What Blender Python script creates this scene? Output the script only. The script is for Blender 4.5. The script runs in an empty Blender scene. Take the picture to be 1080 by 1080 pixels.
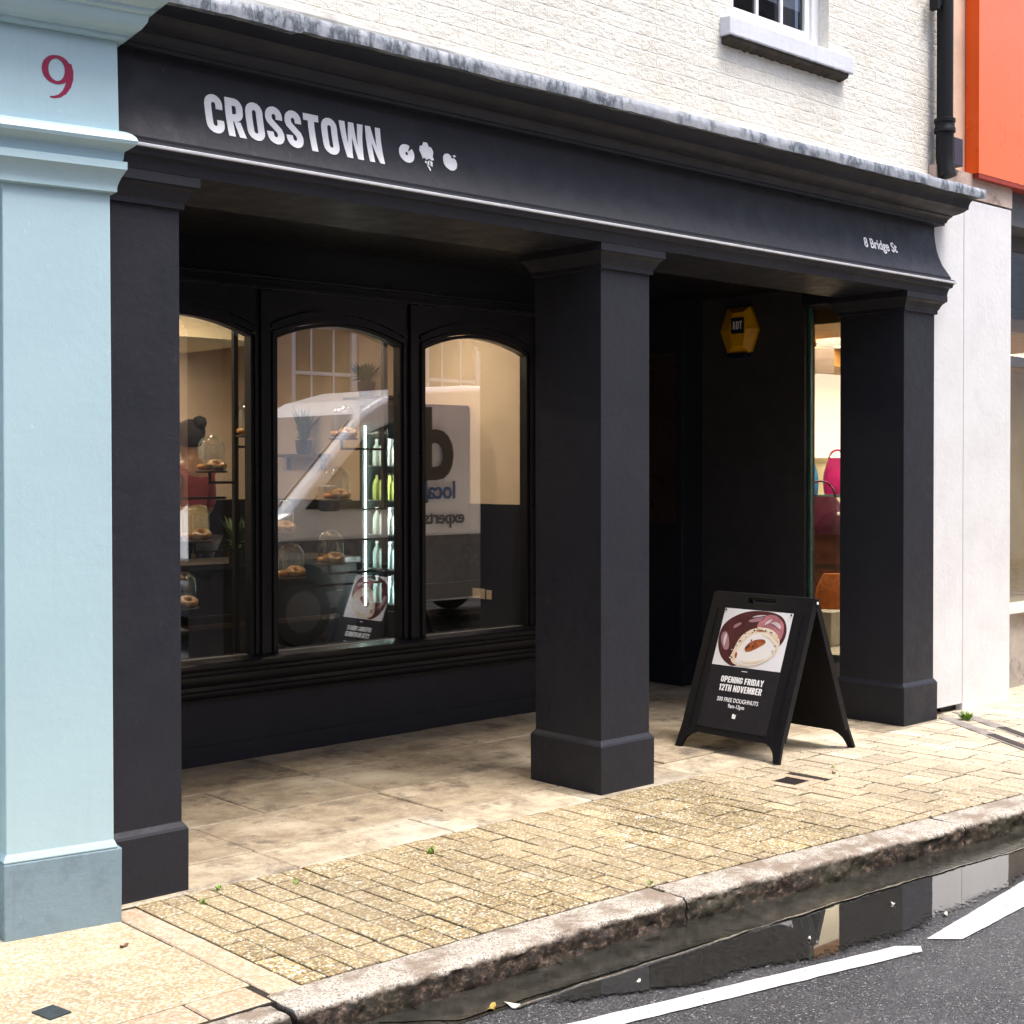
import bpy, bmesh, math, random
from mathutils import Vector, Matrix, noise
random.seed(7)
R = math.radians
scene = bpy.context.scene
COL = scene.collection

# ------------------------------------------------------------------ camera
cam_d = bpy.data.cameras.new("camera"); cam = bpy.data.objects.new("camera", cam_d); COL.objects.link(cam)
scene.camera = cam
F, YAW, PITCH, ROLL = 1487.6, 0.7462, -0.0150, -0.0012
fw = Vector((math.sin(YAW)*math.cos(PITCH), math.cos(YAW)*math.cos(PITCH), math.sin(PITCH)))
rt = Vector((math.cos(YAW), -math.sin(YAW), 0)); up = rt.cross(fw)
r2 = rt*math.cos(ROLL)+up*math.sin(ROLL); u2 = -rt*math.sin(ROLL)+up*math.cos(ROLL)
M = Matrix((r2, u2, -fw)).transposed().to_4x4(); M.translation = (-2.707, -4.780, 1.6)
cam.matrix_world = M
cam_d.sensor_width = 36; cam_d.sensor_fit = 'HORIZONTAL'
cam_d.lens = F/1080*36; cam_d.shift_y = (517.46-540)/1080
cam_d.clip_start = 0.05; cam_d.clip_end = 400

# ------------------------------------------------------------------ world, sun, exposure
w = bpy.data.worlds.new("World"); scene.world = w; w.use_nodes = True
nt = w.node_tree; bg = nt.nodes['Background']
sky = nt.nodes.new('ShaderNodeTexSky'); sky.sky_type = 'NISHITA'; sky.sun_disc = False
SUN_EL, SUN_DIR = R(68), Vector((0.14, -0.42, 0)).normalized()
sky.sun_elevation = SUN_EL; sky.sun_rotation = math.atan2(SUN_DIR.x, SUN_DIR.y)
sky.air_density = 1.0; sky.dust_density = 4.0; sky.ozone_density = 1.0
nt.links.new(sky.outputs[0], bg.inputs[0]); bg.inputs[1].default_value = 0.12
sd = bpy.data.lights.new("sun", 'SUN'); sd.energy = 1.5; sd.angle = R(22); sd.color = (1, .97, .93)
so = bpy.data.objects.new("sun", sd); COL.objects.link(so)
dirv = Vector((SUN_DIR.x*math.cos(SUN_EL), SUN_DIR.y*math.cos(SUN_EL), math.sin(SUN_EL)))
so.rotation_euler = dirv.to_track_quat('Z', 'Y').to_euler(); so.location = (0, -3, 9)
scene.view_settings.view_transform = 'Standard'; scene.view_settings.look = 'None'
scene.view_settings.gamma = 1; scene.view_settings.exposure = 1.5
scene.render.engine = 'CYCLES'
scene.cycles.max_bounces = 10; scene.cycles.transparent_max_bounces = 16; scene.cycles.caustics_reflective = False

# ------------------------------------------------------------------ materials
def N(nt, t, **k):
    n = nt.nodes.new(t)
    for a, b in k.items(): setattr(n, a, b)
    return n
def ramp(nt, src, stops, interp='LINEAR'):
    r = N(nt, 'ShaderNodeValToRGB'); r.color_ramp.interpolation = interp
    el = r.color_ramp.elements
    while len(el) > 1: el.remove(el[-1])
    el[0].position = stops[0][0]; c0 = stops[0][1]; el[0].color = (*c0, 1) if isinstance(c0, tuple) else (c0, c0, c0, 1)
    for p, c in stops[1:]:
        e = el.new(p); e.color = (*c, 1) if isinstance(c, tuple) else (c, c, c, 1)
    nt.links.new(src, r.inputs[0]); return r.outputs[0]
def mixc(nt, fac, a, b, mode='MIX'):
    m = N(nt, 'ShaderNodeMix', data_type='RGBA', blend_type=mode)
    for i, v in ((0, fac), (6, a), (7, b)):
        if hasattr(v, 'links'): nt.links.new(v, m.inputs[i])
        else: m.inputs[i].default_value = (*v, 1) if isinstance(v, tuple) and len(v) == 3 else v
    return m.outputs[2]
def mathn(nt, op, a, b=0.0, clamp=False):
    m = N(nt, 'ShaderNodeMath', operation=op, use_clamp=clamp)
    for i, v in ((0, a), (1, b)):
        if hasattr(v, 'links'): nt.links.new(v, m.inputs[i])
        else: m.inputs[i].default_value = v
    return m.outputs[0]
def coords(nt, scale=(1, 1, 1), rot=(0, 0, 0)):
    tc = N(nt, 'ShaderNodeTexCoord'); mp = N(nt, 'ShaderNodeMapping')
    mp.inputs['Scale'].default_value = scale; mp.inputs['Rotation'].default_value = rot
    nt.links.new(tc.outputs['Object'], mp.inputs[0]); return mp.outputs[0]
def noisen(nt, vec, scale, detail=6, rough=.55):
    n = N(nt, 'ShaderNodeTexNoise'); n.inputs['Scale'].default_value = scale
    n.inputs['Detail'].default_value = detail; n.inputs['Roughness'].default_value = rough
    nt.links.new(vec, n.inputs['Vector']); return n.outputs[0]
def base(name):
    m = bpy.data.materials.new(name); m.use_nodes = True
    return m, m.node_tree, m.node_tree.nodes['Principled BSDF']
def bumpn(nt, b, h, strength=.3, dist=.01, prev=None):
    n = N(nt, 'ShaderNodeBump'); n.inputs['Strength'].default_value = strength; n.inputs['Distance'].default_value = dist
    nt.links.new(h, n.inputs['Height'])
    if prev is not None: nt.links.new(prev, n.inputs['Normal'])
    nt.links.new(n.outputs[0], b.inputs['Normal']); return n.outputs[0]
def simple(name, c, rough=.5, var=.15, vs=6, bs=60, bstr=.15, metal=0, bdist=.004, stretch=(1, 1, 1), spec=.5, c2=None):
    m, nt, b = base(name); v = coords(nt, stretch)
    n = noisen(nt, v, vs)
    c2 = c2 or tuple(x*(1-2*var) for x in c)
    col = mixc(nt, ramp(nt, n, [(.35, 0.0), (.7, 1.0)]), c, c2)
    nt.links.new(col, b.inputs['Base Color']); b.inputs['Metallic'].default_value = metal
    rr = ramp(nt, noisen(nt, v, vs*3), [(.3, max(0, rough-.07)), (.7, min(1, rough+.09))]); nt.links.new(rr, b.inputs['Roughness'])
    b.inputs['Specular IOR Level'].default_value = spec
    bumpn(nt, b, noisen(nt, v, bs, 5), bstr, bdist)
    return m
def emis(name, c, s):
    m, nt, b = base(name); b.inputs['Base Color'].default_value = (*c, 1)
    b.inputs['Emission Color'].default_value = (*c, 1); b.inputs['Emission Strength'].default_value = s; return m

def painted_masonry(name, c, dirt, rough=.5, drip=.22, chip=None, spec=.5, grime=0.0, bmp=.45):
    m, nt, b = base(name); v = coords(nt)
    n1 = ramp(nt, noisen(nt, v, 2.2, 8, .6), [(.42, 0.0), (.75, 1.0)])
    col = mixc(nt, mathn(nt, 'MULTIPLY', n1, .45), c, dirt)
    vs = coords(nt, (26, 26, 1.3)); st = ramp(nt, noisen(nt, vs, 1.0, 4), [(.6, 0.0), (.8, 1.0)])
    col = mixc(nt, mathn(nt, 'MULTIPLY', st, drip), col, dirt)
    if grime: col = mixc(nt, mathn(nt, 'MULTIPLY', ramp(nt, noisen(nt, v, 5.5, 12, .74), [(.50, 0.0), (.60, 1.0)]), grime), col, tuple(x*.45 for x in dirt))
    scuff = ramp(nt, noisen(nt, coords(nt, (1, 1, .5), (.3, .2, 0)), 38, 8, .72), [(.645, 0.0), (.67, 1.0)])
    col = mixc(nt, mathn(nt, 'MULTIPLY', scuff, .35), col, chip or tuple(min(.8, x*1.5+.06) for x in c))
    nt.links.new(col, b.inputs['Base Color']); b.inputs['Specular IOR Level'].default_value = spec
    nt.links.new(ramp(nt, noisen(nt, v, 9), [(.3, rough-.1), (.7, rough+.12)]), b.inputs['Roughness'])
    p = bumpn(nt, b, noisen(nt, v, 26, 8, .62), bmp, .006)
    bumpn(nt, b, noisen(nt, v, 220, 3), .3, .0015, p)
    return m
BLACK = painted_masonry('black_paint', (.0165, .0175, .025), (.026, .027, .034), .52, spec=.30)
BLACKW = simple('black_woodwork', (.008, .008, .012), .34, .06, 4, 60, .03, spec=.4)
BLACKI = simple('black_interior_paint', (.007, .007, .010), .5, .1, 8, 60, .05, spec=.3)
TURQ = painted_masonry('turquoise_paint', (.43, .60, .66), (.36, .52, .58), .4, .25, bmp=.22)
TURQD = painted_masonry('blue_grey_plinth_paint', (.20, .29, .35), (.12, .18, .23), .6, .4, grime=.25)
WHITEW = painted_masonry('white_render', (.70, .71, .73), (.56, .56, .57), .75, .3, grime=.06)
WHITEP = simple('white_gloss_paint', (.78, .79, .80), .35, .06, 9, 90, .1)
SILLM = painted_masonry('weathered_white_paint', (.66, .68, .73), (.45, .46, .5), .6)
LETTER = simple('white_sign_lettering', (.95, .95, .95), .4, .02, 5, 80, .03)
NUMBER = simple('crimson_lettering', (.30, .008, .06), .4, .1, 9, 80, .05)

def brick_paint(name, c, c2, joint=1.0):
    m, nt, b = base(name); tc = N(nt, 'ShaderNodeTexCoord'); sp = N(nt, 'ShaderNodeSeparateXYZ'); cb = N(nt, 'ShaderNodeCombineXYZ')
    nt.links.new(tc.outputs['Object'], sp.inputs[0])
    v0 = coords(nt); wob = noisen(nt, v0, 1.6, 3)
    zz = mathn(nt, 'ADD', sp.outputs[2], mathn(nt, 'MULTIPLY', mathn(nt, 'SUBTRACT', wob, .5), .02))
    xx = mathn(nt, 'ADD', sp.outputs[0], mathn(nt, 'MULTIPLY', sp.outputs[1], 1.0))
    nt.links.new(xx, cb.inputs[0]); nt.links.new(zz, cb.inputs[1])
    bt = N(nt, 'ShaderNodeTexBrick'); nt.links.new(cb.outputs[0], bt.inputs[0])
    bt.inputs['Scale'].default_value = 1; bt.inputs['Brick Width'].default_value = .225; bt.inputs['Row Height'].default_value = .075
    bt.inputs['Mortar Size'].default_value = .006; bt.inputs['Mortar Smooth'].default_value = .6
    n1 = ramp(nt, noisen(nt, v0, 3.0, 8, .62), [(.4, 0.0), (.75, 1.0)])
    col = mixc(nt, n1, c, c2)
    hole = ramp(nt, noisen(nt, coords(nt, (6, 6, 22)), 3.2, 5, .6), [(.66, 0.0), (.71, 1.0)])
    col = mixc(nt, mathn(nt, 'MULTIPLY', mathn(nt, 'MULTIPLY', hole, bt.outputs['Fac']), .75), col, (.25, .20, .15))
    nt.links.new(col, b.inputs['Base Color']); b.inputs['Roughness'].default_value = .62
    hm = mathn(nt, 'MULTIPLY', mathn(nt, 'SUBTRACT', 1.0, bt.outputs['Fac']), mathn(nt, 'ADD', .35, noisen(nt, v0, 5, 4)))
    p = bumpn(nt, b, hm, .55*joint, .007)
    p = bumpn(nt, b, noisen(nt, v0, 22, 9, .66), 1.0, .013, p)
    bumpn(nt, b, noisen(nt, coords(nt, (1, 1, 4)), 11, 6, .7), .5, .014, p)
    return m
CREAMB = brick_paint('cream_painted_brick', (.80, .77, .69), (.68, .64, .55), .85)
CREAMO = brick_paint('ochre_brick', (.55, .38, .22), (.40, .26, .15))

def lead():
    m, nt, b = base('weathered_lead'); v = coords(nt, (3.2, 3.2, 1.3)); v1 = coords(nt)
    a = ramp(nt, noisen(nt, v, 5, 9, .7), [(.38, (.34, .36, .40)), (.47, (.22, .25, .29)), (.54, (.05, .06, .075)), (.58, (.15, .17, .20)), (.66, (.33, .35, .39))])
    blot = ramp(nt, noisen(nt, v1, 2.5, 6, .7), [(.50, 0.0), (.58, .8)])
    nt.links.new(mixc(nt, blot, a, (.34, .36, .39)), b.inputs['Base Color']); b.inputs['Roughness'].default_value = .55
    bumpn(nt, b, noisen(nt, v1, 18, 6), .6, .01); return m
LEAD = lead()

def sett_mat():
    m, nt, b = base('pebble_sett'); v = coords(nt)
    vo = N(nt, 'ShaderNodeTexVoronoi'); vo.inputs['Scale'].default_value = 105; nt.links.new(v, vo.inputs['Vector'])
    sp = N(nt, 'ShaderNodeSeparateColor'); nt.links.new(vo.outputs['Color'], sp.inputs[0])
    pal = ramp(nt, sp.outputs[0], [(0, (.46, .36, .17)), (.25, (.31, .21, .08)), (.42, (.60, .52, .34)), (.60, (.40, .29, .12)), (.72, (.13, .08, .04)), (.84, (.74, .70, .58)), (.95, (.20, .165, .11))], 'CONSTANT')
    edge = ramp(nt, vo.outputs['Distance'], [(.35, 0.0), (.62, 1.0)])
    col = mixc(nt, mathn(nt, 'MULTIPLY', edge, .75), pal, (.15, .11, .06))
    far = ramp(nt, noisen(nt, v, .9, 5), [(.42, 0.0), (.62, 1.0)])
    col = mixc(nt, mathn(nt, 'MULTIPLY', far, .35), col, (.54, .44, .30))
    dust = ramp(nt, noisen(nt, v, 5, 6, .7), [(.58, 0.0), (.72, 1.0)])
    col = mixc(nt, mathn(nt, 'MULTIPLY', dust, .65), col, (.72, .64, .53))
    gi = N(nt, 'ShaderNodeNewGeometry'); tone = ramp(nt, gi.outputs['Random Per Island'], [(0, .80), (.3, .93), (.7, 1.0), (.93, 1.06), (.97, 1.3)])
    sx = N(nt, 'ShaderNodeSeparateXYZ'); tc = N(nt, 'ShaderNodeTexCoord'); nt.links.new(tc.outputs['Object'], sx.inputs[0])
    pinkf = N(nt, 'ShaderNodeMapRange'); pinkf.inputs[1].default_value = 2.6; pinkf.inputs[2].default_value = 4.6; pinkf.inputs[4].default_value = .62
    nt.links.new(sx.outputs[0], pinkf.inputs[0])
    col = mixc(nt, pinkf.outputs[0], col, (.62, .54, .43))
    col = mixc(nt, 1.0, col, tone, 'MULTIPLY')
    nt.links.new(col, b.inputs['Base Color']); b.inputs['Roughness'].default_value = .72
    p = bumpn(nt, b, mathn(nt, 'SUBTRACT', 1.0, vo.outputs['Distance']), .35, .003)
    return m
SETT = sett_mat()
JOINT = simple('joint_sand', (.028, .022, .014), .9, .25, 14, 150, .4)

def slab_mat(name, c1, c2, c3, stain, pebble=0.0):
    m, nt, b = base(name); v = coords(nt)
    col = mixc(nt, ramp(nt, noisen(nt, v, 6.5, 14, .8), [(.42, 0.0), (.58, 1.0)]), c1, c2)
    col = mixc(nt, ramp(nt, noisen(nt, v, 1.3, 6, .6), [(.5, 0.0), (.68, .85)]), col, c3)
    sts = ramp(nt, noisen(nt, v, 3.7, 12, .78), [(.53, 0.0), (.60, .9)])
    col = mixc(nt, mathn(nt, 'MULTIPLY', sts, .8), col, stain)
    sp = ramp(nt, noisen(nt, v, 70, 4, .6), [(.60, 0.0), (.72, 1.0)])
    col = mixc(nt, mathn(nt, 'MULTIPLY', sp, .35), col, (.75, .68, .52))
    sp2 = ramp(nt, noisen(nt, v, 110, 3, .6), [(.28, 1.0), (.38, 0.0)])
    col = mixc(nt, mathn(nt, 'MULTIPLY', sp2, .5), col, (.12, .08, .05))
    gi = N(nt, 'ShaderNodeNewGeometry'); tone = ramp(nt, gi.outputs['Random Per Island'], [(0, .62), (.5, .92), (1, 1.15)])
    col = mixc(nt, 1.0, col, tone, 'MULTIPLY')
    if pebble:
        vo = N(nt, 'ShaderNodeTexVoronoi'); vo.inputs['Scale'].default_value = 110; nt.links.new(v, vo.inputs['Vector'])
        s = N(nt, 'ShaderNodeSeparateColor'); nt.links.new(vo.outputs['Color'], s.inputs[0])
        col = mixc(nt, pebble, col, ramp(nt, s.outputs[1], [(0, (.5, .36, .18)), (.4, (.75, .65, .45)), (.7, (.33, .24, .14)), (.85, (.82, .78, .68))], 'CONSTANT'))
    nt.links.new(col, b.inputs['Base Color'])
    nt.links.new(ramp(nt, noisen(nt, v, 4), [(.35, .42), (.65, .75)]), b.inputs['Roughness'])
    p = bumpn(nt, b, noisen(nt, v, 5, 8, .65), .5, .012)
    bumpn(nt, b, noisen(nt, v, 90, 5, .6), .35, .003, p); return m
SLAB = slab_mat('york_stone', (.38, .31, .215), (.235, .18, .125), (.53, .46, .35), (.085, .07, .058))
SLABC = slab_mat('concrete_slab', (.42, .35, .24), (.36, .29, .20), (.50, .42, .29), (.28, .22, .15), .38)
REDST = slab_mat('red_brick_edging', (.46, .34, .25), (.40, .27, .19), (.55, .46, .36), (.28, .2, .15), .3)
GREYST = slab_mat('grey_stone', (.36, .32, .29), (.26, .23, .21), (.48, .43, .38), (.14, .11, .1))

def kerb_mat():
    m, nt, b = base('granite'); v = coords(nt)
    vo = N(nt, 'ShaderNodeTexVoronoi'); vo.inputs['Scale'].default_value = 210; nt.links.new(v, vo.inputs['Vector'])
    s = N(nt, 'ShaderNodeSeparateColor'); nt.links.new(vo.outputs['Color'], s.inputs[0])
    top = ramp(nt, s.outputs[0], [(0, (.44, .40, .34)), (.4, (.54, .50, .44)), (.72, (.32, .27, .22)), (.88, (.15, .12, .10))], 'CONSTANT')
    top = mixc(nt, ramp(nt, noisen(nt, v, 6, 8, .7), [(.47, 0.0), (.58, .85)]), top, (.22, .165, .12))
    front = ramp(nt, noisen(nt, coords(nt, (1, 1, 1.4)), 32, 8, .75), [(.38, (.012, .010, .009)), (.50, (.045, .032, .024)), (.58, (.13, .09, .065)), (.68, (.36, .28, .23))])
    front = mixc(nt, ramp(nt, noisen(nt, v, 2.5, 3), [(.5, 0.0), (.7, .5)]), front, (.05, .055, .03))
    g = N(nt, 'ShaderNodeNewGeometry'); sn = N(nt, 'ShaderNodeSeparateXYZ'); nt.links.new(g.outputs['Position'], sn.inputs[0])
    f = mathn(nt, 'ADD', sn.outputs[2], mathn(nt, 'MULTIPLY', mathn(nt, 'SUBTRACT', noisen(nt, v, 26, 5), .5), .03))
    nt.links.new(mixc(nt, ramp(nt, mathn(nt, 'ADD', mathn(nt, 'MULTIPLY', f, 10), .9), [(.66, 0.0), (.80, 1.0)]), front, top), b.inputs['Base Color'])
    b.inputs['Roughness'].default_value = .6
    p = bumpn(nt, b, noisen(nt, v, 60, 8, .7), .7, .008); return m
KERB = kerb_mat()

def asphalt():
    m, nt, b = base('wet_asphalt'); v = coords(nt)
    vo = N(nt, 'ShaderNodeTexVoronoi'); vo.inputs['Scale'].default_value = 200; nt.links.new(v, vo.inputs['Vector'])
    s = N(nt, 'ShaderNodeSeparateColor'); nt.links.new(vo.outputs['Color'], s.inputs[0])
    c = ramp(nt, s.outputs[0], [(0, (.032, .032, .034)), (.4, (.055, .055, .058)), (.7, (.09, .09, .094)), (.9, (.155, .152, .15)), (.97, (.34, .33, .32))], 'CONSTANT')
    c = mixc(nt, ramp(nt, noisen(nt, v, 1.7, 6), [(.4, 0.0), (.7, .5)]), c, (.085, .085, .09))
    nt.links.new(c, b.inputs['Base Color'])
    nt.links.new(ramp(nt, noisen(nt, v, 2.2, 6, .6), [(.38, .20), (.62, .5)]), b.inputs['Roughness'])
    p = bumpn(nt, b, mathn(nt, 'SUBTRACT', 1.0, vo.outputs['Distance']), .7, .004)
    bumpn(nt, b, noisen(nt, v, 8, 5), .2, .01, p); return m
ASPH = asphalt()
GUTTER = simple('wet_gutter_stone', (.036, .034, .027), .12, .3, 14, 40, .3, spec=.6, c2=(.012, .012, .010))
def linepaint():
    m, nt, b = base('road_line_paint'); v = coords(nt)
    wear = ramp(nt, noisen(nt, v, 55, 8, .7), [(.57, 0.0), (.62, 1.0)])
    c = mixc(nt, ramp(nt, noisen(nt, v, 7, 6), [(.4, 0.0), (.7, 1.0)]), (.66, .66, .66), (.46, .45, .43))
    nt.links.new(mixc(nt, mathn(nt, 'MULTIPLY', wear, .8), c, (.12, .12, .12)), b.inputs['Base Color'])
    b.inputs['Roughness'].default_value = .5; bumpn(nt, b, noisen(nt, v, 130, 5), .5, .003); return m
LINE = linepaint()
def water():
    m, nt, b = base('puddle_water'); v = coords(nt)
    nt.links.new(ramp(nt, noisen(nt, v, 70, 5, .7), [(.35, (.018, .0175, .016)), (.62, (.045, .043, .040)), (.72, (.10, .095, .085))]), b.inputs['Base Color']); b.inputs['Roughness'].default_value = .02
    b.inputs['IOR'].default_value = 1.33; b.inputs['Coat Weight'].default_value = 1; b.inputs['Coat IOR'].default_value = 2.6; b.inputs['Coat Roughness'].default_value = .01
    bumpn(nt, b, noisen(nt, v, 9, 3), .05, .006)
    at = N(nt, 'ShaderNodeAttribute'); at.attribute_name = 'wet'; o = nt.nodes['Material Output']; t = N(nt, 'ShaderNodeBsdfTransparent'); mx = N(nt, 'ShaderNodeMixShader')
    nz = mathn(nt, 'ADD', mathn(nt, 'MULTIPLY', noisen(nt, v, 45, 6, .7), .9), mathn(nt, 'MULTIPLY', noisen(nt, v, 150, 3), .5))
    fac = ramp(nt, mathn(nt, 'ADD', at.outputs['Fac'], mathn(nt, 'SUBTRACT', nz, .95)), [(.12, 0.0), (.3, 1.0)])
    nt.links.new(fac, mx.inputs[0]); nt.links.new(t.outputs[0], mx.inputs[1]); nt.links.new(b.outputs[0], mx.inputs[2]); nt.links.new(mx.outputs[0], o.inputs[0])
    return m
WATER = water()

def glass(name, tint=(1, 1, 1), ior=1.9, rough=0.0):
    m = bpy.data.materials.new(name); m.use_nodes = True; nt = m.node_tree; nt.nodes.clear()
    o = N(nt, 'ShaderNodeOutputMaterial'); t = N(nt, 'ShaderNodeBsdfTransparent'); g = N(nt, 'ShaderNodeBsdfGlossy'); f = N(nt, 'ShaderNodeLayerWeight'); mx = N(nt, 'ShaderNodeMixShader')
    t.inputs[0].default_value = (*tint, 1); g.inputs['Roughness'].default_value = rough; f.inputs[0].default_value = .5
    r0 = ((ior-1)/(ior+1))**2; fr = mathn(nt, 'ADD', r0, mathn(nt, 'MULTIPLY', mathn(nt, 'POWER', f.outputs[1], 5.0), 1-r0))
    nt.links.new(fr, mx.inputs[0]); nt.links.new(t.outputs[0], mx.inputs[1]); nt.links.new(g.outputs[0], mx.inputs[2]); nt.links.new(mx.outputs[0], o.inputs[0])
    return m
GLASS = glass('shop_window_glass', (.95, .96, .96), 3.3)
CLOCHEG = glass('cloche_glass', (.93, .94, .94), 2.6, .03)
WGLASS = glass('house_window_glass', (.5, .5, .52), 1.8)
EDGEG = simple('glass_edge', (.06, .20, .17), .2, .2, 5, 60, .05)
CREAMW = simple('cream_wall_paint', (.62, .49, .37), .75, .05, 3, 90, .12)
FLOORI = simple('dark_floor_tile', (.05, .045, .04), .4, .2, 5, 60, .1)
WOODD = simple('dark_wood', (.07, .04, .025), .5, .25, 5, 40, .3, stretch=(1, 8, 8))
STEEL = simple('black_metal', (.015, .015, .017), .35, .1, 8, 90, .05)
DOUGH = simple('glazed_doughnut', (.55, .22, .05), .25, .2, 18, 60, .2, c2=(.75, .45, .16))
GREEN = simple('leaf_green', (.05, .10, .03), .5, .3, 20, 60, .1)
GREENL = simple('weed_green', (.22, .38, .04), .6, .3, 20, 60, .1)
LEAFY = simple('dead_leaf', (.42, .30, .06), .6, .2, 20, 60, .1)
HAIR = simple('dark_hair', (.008, .007, .007), .85, .2, 30, 200, .4)
SKIN = simple('skin', (.16, .075, .04), .5, .1, 10, 120, .1)
REDC = simple('red_cloth', (.13, .01, .01), .85, .15, 6, 160, .3)
BEIGEC = simple('beige_cloth', (.46, .32, .15), .9, .12, 6, 160, .3)
VANW = simple('white_van_paint', (.80, .81, .83), .12, .02, 3, 20, .01)
DGREY = simple('van_shade_grey', (.10, .105, .115), .25, .1, 3, 20, .01)
VANG = simple('dark_van_glass', (.03, .035, .04), .04, .1, 3, 20, .0, spec=1.0)
TYRE = simple('tyre_rubber', (.02, .02, .02), .8, .1, 30, 90, .3)
GREYPL = simple('grey_plastic', (.10, .10, .11), .5, .1, 10, 90, .1)
ORANGE = simple('orange_sign_panel', (.90, .17, .06), .3, .03, 1.5, 40, .01)
ORANGED = simple('deep_orange_sign_edge', (.92, .11, .0), .3, .03, 1.5, 40, .01)
PLASTIC = simple('black_plastic', (.006, .006, .008), .5, .1, 20, 160, .12, spec=.25)
YELLOWP = simple('yellow_plastic', (.85, .42, .0), .35, .08, 9, 60, .05)
NAVY = simple('navy_plastic', (.008, .012, .05), .3, .1, 9, 60, .05)
BLUET = simple('blue_lettering', (.02, .09, .25), .4, .1, 9, 60, .05)

# ------------------------------------------------------------------ helpers
def tag(o, label=None, cat=None, group=None, kind=None):
    for k, v in (('label', label), ('category', cat), ('group', group), ('kind', kind)):
        if v: o[k] = v
    return o
def empty(name, loc=(0, 0, 0), rz=0, label=None, cat=None, group=None):
    o = bpy.data.objects.new(name, None); COL.objects.link(o); o.location = loc; o.rotation_euler = (0, 0, rz)
    return tag(o, label, cat, group)
class MB:
    def __init__(s): s.v = []; s.f = []
    def quadstrip(s, a, b, closed=False):
        n = len(s.v); s.v += list(a)+list(b); k = len(a)
        for i in range(k if closed else k-1):
            j = (i+1) % k; s.f.append((n+i, n+j, n+k+j, n+k+i))
        return s
    def box(s, x0, x1, y0, y1, z0, z1):
        n = len(s.v)
        s.v += [(x0, y0, z0), (x1, y0, z0), (x1, y1, z0), (x0, y1, z0), (x0, y0, z1), (x1, y0, z1), (x1, y1, z1), (x0, y1, z1)]
        s.f += [tuple(n+i for i in q) for q in ((3, 2, 1, 0), (4, 5, 6, 7), (0, 1, 5, 4), (1, 2, 6, 5), (2, 3, 7, 6), (3, 0, 4, 7))]
        return s
    def poly(s, pts):
        n = len(s.v); s.v += [tuple(p) for p in pts]; s.f.append(tuple(range(n, n+len(pts)))); return s
    def rings(s, rings, caps=True):
        n = len(s.v); k = len(rings[0])
        for r in rings: s.v += [tuple(p) for p in r]
        for a in range(len(rings)-1):
            for i in range(k):
                j = (i+1) % k; s.f.append((n+a*k+i, n+a*k+j, n+(a+1)*k+j, n+(a+1)*k+i))
        if caps:
            s.f.append(tuple(n+i for i in reversed(range(k)))); s.f.append(tuple(n+(len(rings)-1)*k+i for i in range(k)))
        return s
    def loft(s, prof, x0, x1, y0, y1, L=1, Rr=1, Ff=1, B=0):
        return s.rings([[(x0-o*L, y0-o*Ff, z), (x1+o*Rr, y0-o*Ff, z), (x1+o*Rr, y1+o*B, z), (x0-o*L, y1+o*B, z)] for o, z in prof])
    def lathe(s, prof, c=(0, 0, 0), n=24, caps=True):
        return s.rings([[(c[0]+r*math.cos(2*math.pi*i/n), c[1]+r*math.sin(2*math.pi*i/n), c[2]+z) for i in range(n)] for r, z in prof], caps)
    def tube(s, pts, r, n=10, caps=True):
        pts = [Vector(p) for p in pts]; rs = []
        rr = r if isinstance(r, (list, tuple)) else [r]*len(pts)
        for i, p in enumerate(pts):
            d = (pts[min(i+1, len(pts)-1)]-pts[max(i-1, 0)]).normalized()
            a = Vector((0, 0, 1)) if abs(d.z) < .9 else Vector((1, 0, 0))
            u = d.cross(a).normalized(); v = d.cross(u)
            rs.append([p+(u*math.cos(2*math.pi*k/n)+v*math.sin(2*math.pi*k/n))*rr[i] for k in range(n)])
        return s.rings(rs, caps)
    def extrude(s, pts2, fn, t0, t1):
        a = [fn(x, y, t0) for x, y in pts2]; b = [fn(x, y, t1) for x, y in pts2]
        return s.rings([a, b])
    def xf(s, m):
        s.v = [tuple(m @ Vector(p)) for p in s.v]; return s
    def build(s, name, mat, parent=None, smooth=False, bevel=0, **t):
        me = bpy.data.meshes.new(name); me.from_pydata([tuple(p) for p in s.v], [], s.f)
        bm = bmesh.new(); bm.from_mesh(me); bmesh.ops.recalc_face_normals(bm, faces=bm.faces); bm.to_mesh(me); bm.free()
        me.materials.append(mat); o = bpy.data.objects.new(name, me); COL.objects.link(o)
        if parent: o.parent = parent
        if smooth:
            for p in me.polygons: p.use_smooth = True
            if smooth != True:
                md = o.modifiers.new('es', 'EDGE_SPLIT'); md.split_angle = R(smooth)
        if bevel:
            md = o.modifiers.new('bevel', 'BEVEL'); md.width = bevel; md.segments = 2; md.limit_method = 'ANGLE'; md.angle_limit = R(35)
        return tag(o, **t)
def copy_tree(o, parent=None):
    c = o.copy(); COL.objects.link(c); c.parent = parent
    for ch in o.children: copy_tree(ch, c)
    return c

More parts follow.
